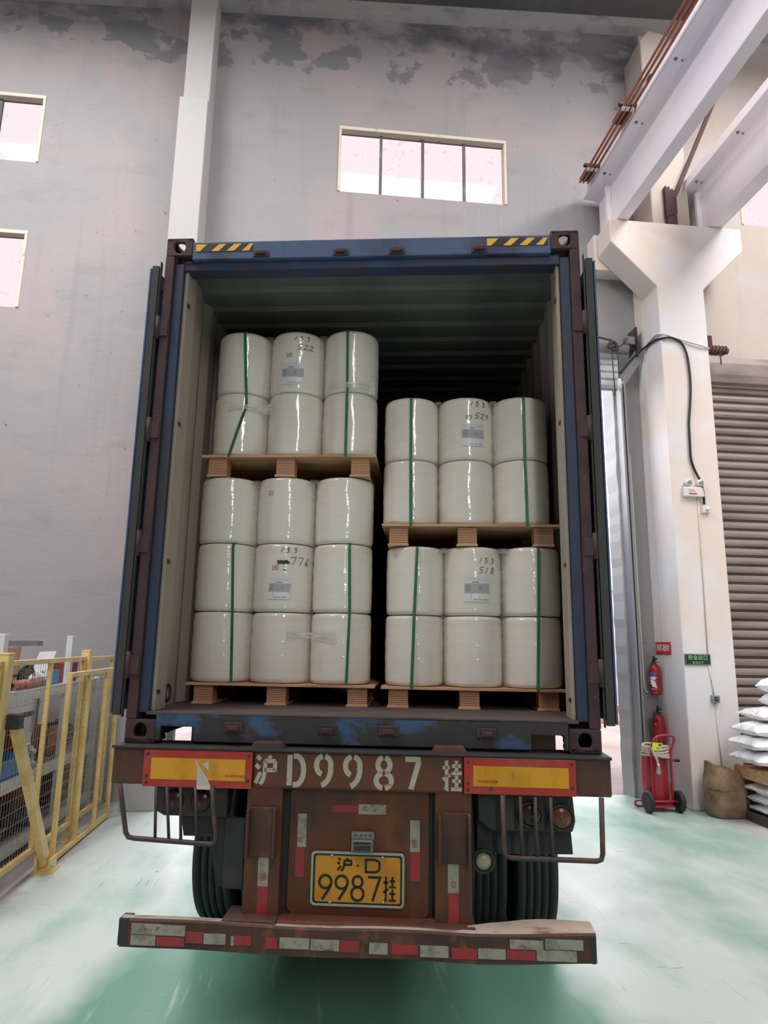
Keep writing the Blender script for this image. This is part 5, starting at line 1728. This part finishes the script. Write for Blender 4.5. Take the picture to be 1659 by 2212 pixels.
rl = tb(MB().lathe([(0, 0.02), (0.052, 0.02), (0.056, -0.02), (0.048, -0.026), (0.045, -0.012)], (0.622, -0.02, 0.878), 'y', 28), 'reverse_lamp', K['rubber'], 0)
tb(MB().lathe([(0, -0.03), (0.02, -0.028), (0.044, -0.016)], (0.622, -0.02, 0.878), 'y', 24), 'clear_lens', K['lens_clear'], 0, rl)
tb(MB().lathe([(0, -0.012), (0.035, -0.01), (0.042, 0.01)], (-0.612, 0.02, 0.842), 'y', 24), 'round_reflector', K['lens_red'], 0)


def guard(pts, bars, m):
    mb = MB()
    mb.tube(pts, 0.0125, 8)
    for a, b in bars:
        mb.tube([a, b], 0.008, 8)
    return tb(mb, 'lamp_guard', K[m], 0)


y = -0.075
guard([(-1.185, y, 1.19), (-1.175, y, 1.14), (-1.135, y, 0.965), (-1.12, y, 0.945), (-1.09, y, 0.94), (-0.71, y, 0.925), (-0.685, y, 0.93), (-0.68, y, 0.955), (-0.705, y, 1.10), (-0.715, y, 1.19)],
      [((-1.0, y, 1.185), (-0.985, y, 0.938)), ((-0.945, y, 1.185), (-0.915, y, 0.935)), ((-0.875, y, 1.185), (-0.855, y, 0.93)), ((-0.80, y, 1.185), (-0.775, y, 0.928))], 'tube_rust')
guard([(0.715, y, 1.19), (0.718, y, 0.945), (0.725, y, 0.918), (0.75, y, 0.91), (1.15, y, 0.908), (1.172, y, 0.915), (1.18, y, 0.94), (1.185, y, 1.19)],
      [((0.80, y, 1.185), (0.802, y, 0.91)), ((0.872, y, 1.185), (0.872, y, 0.91)), ((0.945, y, 1.185), (0.945, y, 0.91))], 'tube_rust')
tb(MB().box(-0.66, -0.555, 0.0, 0.02, 0.70, 1.03), 'side_plate', K['dark_steel'], 0.006)
tb(MB().prism([(-0.90, 1.03), (-0.62, 1.03), (-0.60, 0.74), (-0.64, 0.70), (-0.70, 0.70), (-0.74, 0.93), (-0.88, 0.93)], 'y', 0.03, 0.045), 'mud_flap', K['rubber'], 0.004)
tb(MB().prism([(0.60, 1.05), (1.06, 1.05), (1.07, 0.895), (0.60, 0.885)], 'y', 0.06, 0.075), 'mud_flap', K['rubber'], 0.004)

# chassis rails, cross members, axles, tyres
for x in (-0.50, 0.50):
    r_ = MB()
    r_.box(x - 0.008, x + 0.008, 0.1, 11.8, 0.98, 1.36).box(x - 0.07, x + 0.07, 0.1, 11.8, 0.965, 0.98).box(x - 0.07, x + 0.07, 0.1, 11.8, 1.36, 1.375)
    tb(r_, 'chassis_rail', K['orange_rust'])
for y in (0.9, 2.2, 3.6, 5.2, 7, 9, 11):
    tb(MB().box(-1.15, 1.15, y - 0.05, y + 0.05, 1.26, 1.37), 'cross_member', K['orange_rust'])


def tyre(xc, yc):
    w = 0.14
    prof = [(0.30, -w * 0.85), (0.36, -w * 0.98), (0.44, -w), (0.495, -w * 0.93)]
    # ribs and grooves
    for a, b in ((-0.125, -0.075), (-0.065, -0.028), (-0.018, 0.018), (0.028, 0.065), (0.075, 0.125)):
        prof += [(0.506, a), (0.518, a + 0.002), (0.519, b - 0.002), (0.506, b)]
    prof += [(0.495, w * 0.93), (0.44, w), (0.36, w * 0.98), (0.30, w * 0.85)]
    o = tb(MB().lathe(prof, (xc, yc, 0.519), 'x', 72, smooth=True), 'tyre', K['rubber'])
    sd = 1 if xc > 0 else -1
    rim = MB()
    rim.lathe([(0.305, -0.11), (0.29, -0.09), (0.28, 0.0), (0.10, 0.02), (0.0, 0.02)] if sd < 0 else [(0.0, -0.02), (0.10, -0.02), (0.28, 0.0), (0.29, 0.09), (0.305, 0.11)], (xc, yc, 0.519), 'x', 32)
    tb(rim, 'rim', K['grey_iron'], 0, o)


for yc in (1.58, 2.89, 4.2):
    for xc in (-1.035, -0.715, 0.735, 1.055):
        tyre(xc, yc)
    tb(MB().cyl((-1.2, yc, 0.519), (1.2, yc, 0.519), 0.065, 14), 'axle', K['dark_steel'])
for x in (-0.48, 0.48):  # springs, box and tank below are unseen, added to darken beneath the trailer
    tb(MB().box(x - 0.05, x + 0.05, 1.0, 4.9, 0.60, 0.70), 'added_leaf_spring', K['dark_steel'], 0.01)
    for y_ in (0.95, 2.23, 3.55, 4.85):
        tb(MB().box(x - 0.06, x + 0.06, y_ - 0.1, y_ + 0.1, 0.62, 0.97), 'added_spring_hanger', K['dark_steel'], 0.01)
tb(MB().box(-0.55, 0.55, 5.4, 6.4, 0.42, 0.95), 'added_shade_box', K['dark_steel'], 0.02)
tb(MB().lathe([(0, -0.4), (0.15, -0.4), (0.17, -0.36), (0.17, 0.36), (0.15, 0.4), (0, 0.4)], (0.0, 0.75, 0.86), 'x', 20), 'added_air_tank', K['dark_steel'])
tb(MB().box(-0.95, -0.86, 0.5, 0.62, 1.02, 1.2).box(0.3, 0.42, 0.35, 0.5, 0.95, 1.1), 'valve_block', K['dark_steel'], 0.006)

# ------------------------------------------------ load: pallets, rolls, straps, film
def load_pallet(x0, x1, y0, z0, ztop, label):
    t = thing('plywood_pallet', label, 'pallet', ((x0 + x1) / 2, y0 + 0.55, z0), frame=FT, group='plywood pallets in the container')
    d = 1.1
    MB().box(x0, x1, y0, y0 + d, ztop - 0.015, ztop).build('deck_sheet', K['ply'], t, frame=FT, bevel=0.0015)
    bw = 0.115
    for x in (x0 + 0.045, (x0 + x1) / 2 - bw / 2 - 0.02, x1 - 0.045 - bw):
        MB().box(x - 0.008, x + bw + 0.004, y0 + 0.012, y0 + d, z0, z0 + 0.012).build('runner', K['ply'], t, frame=FT)
        for y in (y0 + 0.02, y0 + d / 2 - 0.05, y0 + d - 0.12):
            MB().box(x, x + bw, y, y + 0.10, z0 + 0.012, ztop - 0.015).build('block', K['ply_edge'], t, frame=FT)
    return t


def make_roll(name):
    """unit roll: radius .18, height .42, base at the origin"""
    r = 0.18
    prof = [(0.05, 0.004), (r - 0.022, 0.0), (r - 0.006, 0.006), (r, 0.024)]
    for k in range(9):
        f = k / 8
        prof.append((r + 0.0022 * sin(f * pi) + 0.0012 * sin(f * 23), 0.03 + 0.36 * f))
    prof += [(r, 0.396), (r - 0.006, 0.414), (r - 0.024, 0.42), (0.05, 0.416), (0.05, 0.004)]
    o = MB().lathe(prof, (0, 0, 0), 'z', 56).build(name, K['roll'], loc=(0, 0, 0))
    return o


roll0 = make_roll('wrapped_roll')
first_roll = [True]


def put_roll(x, yf, z, r, h, label, group, rz):
    if first_roll[0]:
        o = roll0
        first_roll[0] = False
    else:
        o = dup(roll0)
        o.name = 'wrapped_roll'
    s = (r / 0.18, r / 0.18, h / 0.42)
    M = FT @ Matrix.Translation((x, yf + r, z)) @ Matrix.Rotation(rz, 4, 'Z')
    o.location = M.to_translation()
    o.rotation_euler = M.to_euler()
    o.scale = s
    WM[o.name] = M @ Matrix.Diagonal((*s, 1))
    tag(o, label, 'roll', group)
    return o


YF = 0.50
COLN = ('left', 'middle', 'right')
stacks = {
    # name: (x left, pitch, r, [tier base z], tier h, wording)
    'LL': (-1.125, 0.3755, 0.187, [1.656, 2.080, 2.504], 0.421, 'lower left'),
    'UL': (-1.072, 0.3635, 0.181, [3.066, 3.494], 0.425, 'upper left'),
    'LR': (0.095, 0.3595, 0.179, [1.654, 2.073], 0.416, 'lower right'),
    'UR': (0.068, 0.3525, 0.1755, [2.626, 3.040], 0.411, 'upper right'),
}
load_pallet(-1.088, 0.043, YF, 1.532, 1.655, 'plywood pallet on the container floor, left')
load_pallet(0.080, 1.16, YF, 1.532, 1.653, 'plywood pallet on the container floor, right')
load_pallet(-1.089, 0.030, YF, 2.928, 3.065, 'plywood pallet high up on the left, on top of three rows of rolls')
load_pallet(0.072, 1.16, YF, 2.492, 2.625, 'plywood pallet halfway up on the right, on top of two rows of rolls')
ROLL = {}
tier_w = {2: ('bottom', 'top'), 3: ('bottom', 'middle', 'top')}
marks = {('UL', 1, 1): '522', ('UR', 1, 1): '529', ('LL', 1, 1): '776', ('LR', 1, 1): '518'}
for key, (xl, pitch, r, tiers, h, word) in stacks.items():
    for ti, z in enumerate(tiers):
        for c in range(3):
            tw = tier_w[len(tiers)][ti]
            lab = f'white film-wrapped roll, {COLN[c]} one in the {tw} row of the {word} load'
            if (key, ti, c) in marks:
                lab = f'white wrapped roll with paper label and handwritten numbers, centre of the {word} load'
            if (key, ti, c) == ('LL', 2, 1):
                lab = 'white wrapped roll with a small red stamp and no label, lower left load'
            dx = random.uniform(-0.003, 0.003)
            ROLL[(key, ti, c)] = (put_roll(xl + pitch * (c + 0.5) + dx, YF + 0.004 + random.uniform(0, 0.008), z, r, h, lab, f'rolls in the {word} load', random.uniform(-0.25, 0.25)), xl + pitch * (c + 0.5) + dx, r, z, h)


def on_roll(key):
    o, x, r, z, h = ROLL[key]
    cy_ = (FT.inverted() @ WM[o.name].to_translation()).y
    R_ = r * (1 + 0.0022 / 0.18) + 0.0022

    def g(u, v, lift=0.0):
        a = u / R_
        return (x + (R_ + lift) * sin(a), cy_ - (R_ + lift) * cos(a), z + h - v)
    return o, g


def hand(mb, s, u, v, hh, w, g, sw=0.0034, gap=0.62):
    for ch in s:
        glyph(mb, 'h' + ch, u, 0, hh, w, sw, lambda a, b: g(a, v - b), slant=0.12, sub=3)
        u += w * (gap if ch != '.' else 0.3)


def roll_sheet(mb, g, u0, u1, v0, v1, lift=0.0, mi=0, n=10, skew=0.0):
    vs = [g(u0 + (u1 - u0) * i / n + skew * (v - v0), v + skew * 0.0, lift) for v in (v0, v1) for i in range(n + 1)]
    mb.add(vs, [(i, i + 1, n + 2 + i, n + 1 + i) for i in range(n)], True, mi)


# mark contents: handwriting, stamp, paper label (v measured down from the roll's top)
spec = {
    ('UL', 1, 1): dict(a=('13.3', 0.00, 0.068), b=('522', 0.025, 0.135), stamp=(-0.028, 0.172), sheet=(-0.078, 0.075, 0.225, 0.375, 0.0)),
    ('UR', 1, 1): dict(a=('13.3', 0.020, 0.062), b=('529', 0.050, 0.145), stamp=(0.012, 0.138), sheet=(-0.035, 0.118, 0.178, 0.325, 0.0)),
    ('LL', 1, 1): dict(a=('13.3', 0.01, 0.058), b=('776', 0.070, 0.135), stamp=(-0.018, 0.152), sheet=(-0.045, 0.095, 0.215, 0.345, -0.18)),
    ('LR', 1, 1): dict(a=('13.3', 0.03, 0.10), b=('518', 0.028, 0.165), stamp=None, sheet=(-0.06, 0.10, 0.185, 0.335, 0.0)),
}
for key, d in spec.items():
    o, g = on_roll(key)
    mb = MB()
    hand(mb, d['a'][0], d['a'][1], d['a'][2], 0.031, 0.052, g)
    hand(mb, d['b'][0], d['b'][1], d['b'][2], 0.040 if key[0] != 'LL' else 0.05, 0.062 if key[0] != 'LL' else 0.08, g)
    if key[0] == 'LL':
        z_ = []
        for i in range(22):
            z_.append((-0.005 + 0.07 * (i / 21) + 0.008 * sin(i * 2.6), 0.118 + 0.012 * sin(i * 1.9)))
        ribbon(mb, z_, 0.006, lambda a, b: g(a, b), sub=2)
        ribbon(mb, [(0.03, 0.165), (0.055, 0.168)], 0.005, lambda a, b: g(a, b), sub=2)
    mb.build('handwriting', K['ink'], o, frame=FT)
    if d['stamp']:
        su, sv = d['stamp']
        mb = MB()
        q = [(su - 0.017, sv - 0.011), (su + 0.017, sv - 0.013), (su + 0.018, sv + 0.011), (su - 0.016, sv + 0.013), (su - 0.017, sv - 0.011)]
        ribbon(mb, q, 0.003, lambda a, b: g(a, b), sub=3)
        for k in (-0.008, 0.0, 0.008):
            ribbon(mb, [(su + k, sv - 0.006), (su + k, sv + 0.006)], 0.0025, lambda a, b: g(a, b))
        ribbon(mb, [(su - 0.011, sv), (su + 0.011, sv)], 0.0025, lambda a, b: g(a, b))
        mb.build('red_stamp', K['stamp'], o, frame=FT)
    u0, u1, v0, v1, sk = d['sheet']
    mb = MB()
    roll_sheet(mb, g, u0, u1, v0, v1, 0.0005, skew=sk)
    sh = mb.build('paper_label', K['paper'], o, frame=FT)
    mb = MB()
    wd, ht = u1 - u0, v1 - v0

    def R(a, b, c_, e, mi=0):
        roll_sheet(mb, g, u0 + a * wd + sk * b * ht, u0 + c_ * wd + sk * b * ht, v0 + b * ht, v0 + e * ht, 0.0012, mi, 6, sk)
    R(0.02, 0.26, 0.98, 0.66)
    for b_ in (0.04, 0.10, 0.16):
        R(0.03, b_, 0.97, b_ + 0.012)
    R(0.3, 0.2, 0.55, 0.225, 1)
    for k in range(4):
        R(0.06, 0.34 + 0.07 * k, 0.24, 0.355 + 0.07 * k, 1)
    for k in range(3):
        R(0.55, 0.40 + 0.06 * k, 0.67, 0.412 + 0.06 * k, 1)
    R(0.26, 0.26, 0.27, 0.98)
    for k in range(11):
        if k not in (3, 6):
            R(0.36 + 0.05 * k, 0.90, 0.395 + 0.05 * k, 0.93, 1)
    mb.build('printed_rows', [K['paper_grey'], K['print']], sh, frame=FT)
o, g = on_roll(('LL', 2, 1))
mb = MB()
su, sv = -0.075, 0.105
ribbon(mb, [(su - 0.015, sv - 0.012), (su + 0.015, sv - 0.012), (su + 0.015, sv + 0.012), (su - 0.015, sv + 0.012), (su - 0.015, sv - 0.012)], 0.003, lambda a, b: g(a, b), sub=3)
ribbon(mb, [(su - 0.006, sv - 0.004), (su - 0.006, sv + 0.006)], 0.003, lambda a, b: g(a, b))
ribbon(mb, [(su + 0.005, sv - 0.006), (su + 0.005, sv + 0.006)], 0.003, lambda a, b: g(a, b))
mb.build('red_stamp', K['stamp'], o, frame=FT)


# green straps: each is a thin band that hugs the roll fronts and turns over the top
def strap(pts, ztop, label, ybehind=0.9):
    mb = MB()
    P = [Vector(p) for p in pts]
    w = 0.0085
    vs, n = [], len(P)
    for i, p in enumerate(P):
        t_ = (P[min(i + 1, n - 1)] - P[max(i - 1, 0)])
        nx = Vector((t_.z, 0, -t_.x)).normalized() * w
        vs += [p + nx, p - nx]
    top = P[-1]
    vs += [Vector((top.x + w, top.y + 0.012, ztop - 0.006)), Vector((top.x - w, top.y + 0.012, ztop - 0.006)), Vector((top.x + w, top.y + 0.034, ztop)), Vector((top.x - w, top.y + 0.034, ztop)), Vector((top.x + w, ybehind, ztop)), Vector((top.x - w, ybehind, ztop))]
    m_ = len(vs) // 2
    back = [(v[0], v[1] + 0.0012, v[2] - 0.0012 * (i >= 2 * n)) for i, v in enumerate(vs)]
    a = [tuple(v) for v in vs]
    mb.add(a, [(2 * i, 2 * i + 1, 2 * i + 3, 2 * i + 2) for i in range(m_ - 1)])
    mb.add(back, [(2 * i, 2 * i + 2, 2 * i + 3, 2 * i + 1) for i in range(m_ - 1)])
    o = mb.build('green_strap', K['strap'], frame=FT)
    return tag(o, label, 'strap', 'green straps round the pallet loads')


def front_y(key, x):
    """front surface of the load at x"""
    xl, pitch, r, tiers, h, word = stacks[key]
    best = 9
    for c in range(3):
        cx_ = xl + pitch * (c + 0.5)
        if abs(x - cx_) < r * 0.999:
            best = min(best, YF + 0.002 + r - math.sqrt(r * r - (x - cx_) ** 2))
    return best if best < 9 else YF + 0.1


def strap_line(key, xz, label, ztop):
    pts = []
    for (x0, z0), (x1, z1) in zip(xz, xz[1:]):
        for k in range(8):
            f = k / 8
            x, z = x0 + (x1 - x0) * f, z0 + (z1 - z0) * f
            pts.append((x, min(front_y(key, x), YF + 0.05) - 0.006, z))
    x, z = xz[-1]
    pts.append((x, min(front_y(key, x), YF + 0.05) - 0.006, z))
    return strap(pts, ztop, label)


strap_line('LL', [(-0.823, 1.642), (-0.838, 2.08), (-0.855, 2.474)], 'green strap down the left column of the lower left load', 2.5025)
strap_line('LL', [(-0.125, 1.642), (-0.115, 2.08), (-0.125, 2.474)], 'green strap down the right column of the lower left load', 2.5025)
strap_line('UL', [(-0.915, 3.052), (-0.82, 3.40), (-0.855, 3.893)], 'kinked green strap down the left column of the upper left load', 3.925)
strap_line('UL', [(-0.165, 3.052), (-0.165, 3.5), (-0.172, 3.893)], 'green strap down the right column of the upper left load', 3.925)
strap_line('LR', [(0.262, 1.642), (0.275, 2.07), (0.29, 2.463)], 'green strap down the left column of the lower right load', 2.4912)
strap_line('LR', [(0.995, 1.642), (1.01, 2.07), (1.02, 2.463)], 'green strap down the right column of the lower right load', 2.4912)
strap_line('UR', [(0.25, 2.612), (0.247, 3.04), (0.247, 3.425)], 'green strap down the left column of the upper right load', 3.4535)
strap_line('UR', [(0.96, 2.612), (0.955, 3.04), (0.955, 3.425)], 'green strap down the right column of the upper right load', 3.4535)

# stretch film where it bridges the gaps between rolls, and over the tops
for key, (xl, pitch, r, tiers, h, word) in stacks.items():
    t = thing('stretch_film', f'clear stretch film bridging the rolls of the {word} load', 'film', (xl + 1.5 * pitch, YF + 0.2, tiers[0]), frame=FT, group='stretch film round the loads')
    zt = tiers[-1] + h + 0.001
    z0 = tiers[0]
    for c in (0, 1):
        xm = xl + pitch * (c + 1)
        mb = MB()
        rows = 36
        cols = 8
        vs = []
        for j in range(rows + 1):
            z = z0 + (zt - z0) * j / rows
            half = 0.020 + 0.008 * mnoise.noise((z * 4, c, xl * 5)) + 0.022 * max(0, mnoise.noise((z * 2.3, c + 5, xl * 3)))
            for i in range(cols + 1):
                u = -half + 2 * half * i / cols
                yl = YF + 0.008 + r - math.sqrt(max(0, r * r - (pitch / 2 - half) ** 2))
                vs.append((xm + u, yl - 0.002 + 0.003 * mnoise.noise((z * 30, u * 12, c)), z))
        q = cols + 1
        mb.add(vs, [(j * q + i, j * q + i + 1, (j + 1) * q + i + 1, (j + 1) * q + i) for j in range(rows) for i in range(cols)], True)
        mb.build('film_web', K['film_thin'], t, frame=FT)
    mb = MB()
    nx, ny = 30, 8
    vs = []
    for j in range(ny + 1):
        for i in range(nx + 1):
            x = xl + 0.08 + (3 * pitch - 0.16) * i / nx
            y = YF + 0.07 + 0.5 * j / ny
            vs.append((x, y, zt + 0.001 - (0.035 if j == 0 else 0.0) + 0.002 * mnoise.noise((x * 20, y * 9, 0))))
    q = nx + 1
    mb.add(vs, [(j * q + i, j * q + i + 1, (j + 1) * q + i + 1, (j + 1) * q + i) for j in range(ny) for i in range(nx)], True)
    mb.build('film_top', K['film'], t, frame=FT)
# crumpled film tails caught by the straps
for key, xc, zc, lb in (('UL', -0.16, 3.53, 'crumpled film tail on the right strap of the upper left load'), ('UL', -0.80, 3.39, 'crumpled film tail at the kink of the left strap'),
                        ('LL', -0.36, 1.94, 'crumpled film bulge low between the middle and right rolls of the lower left load')):
    mb = MB()
    n1, n2 = 18, 7
    vs = []
    for j in range(n2 + 1):
        for i in range(n1 + 1):
            u = (i / n1 - 0.45) * 0.30
            v = (j / n2 - 0.5) * 0.075 * (0.35 + 1.2 * abs(i / n1 - 0.35)) - 0.10 * (u - 0.0) * 0.25
            x = xc + u
            vs.append((x, min(front_y(key, x), YF + 0.06) - 0.010 + 0.009 * mnoise.noise((u * 40 + xc, v * 70, zc)), zc + v))
    q = n1 + 1
    mb.add(vs, [(j * q + i, j * q + i + 1, (j + 1) * q + i + 1, (j + 1) * q + i) for j in range(n2) for i in range(n1)], True)
    tag(mb.build('film_tail', K['film'], frame=FT), lb, 'film', 'crumpled film tails')
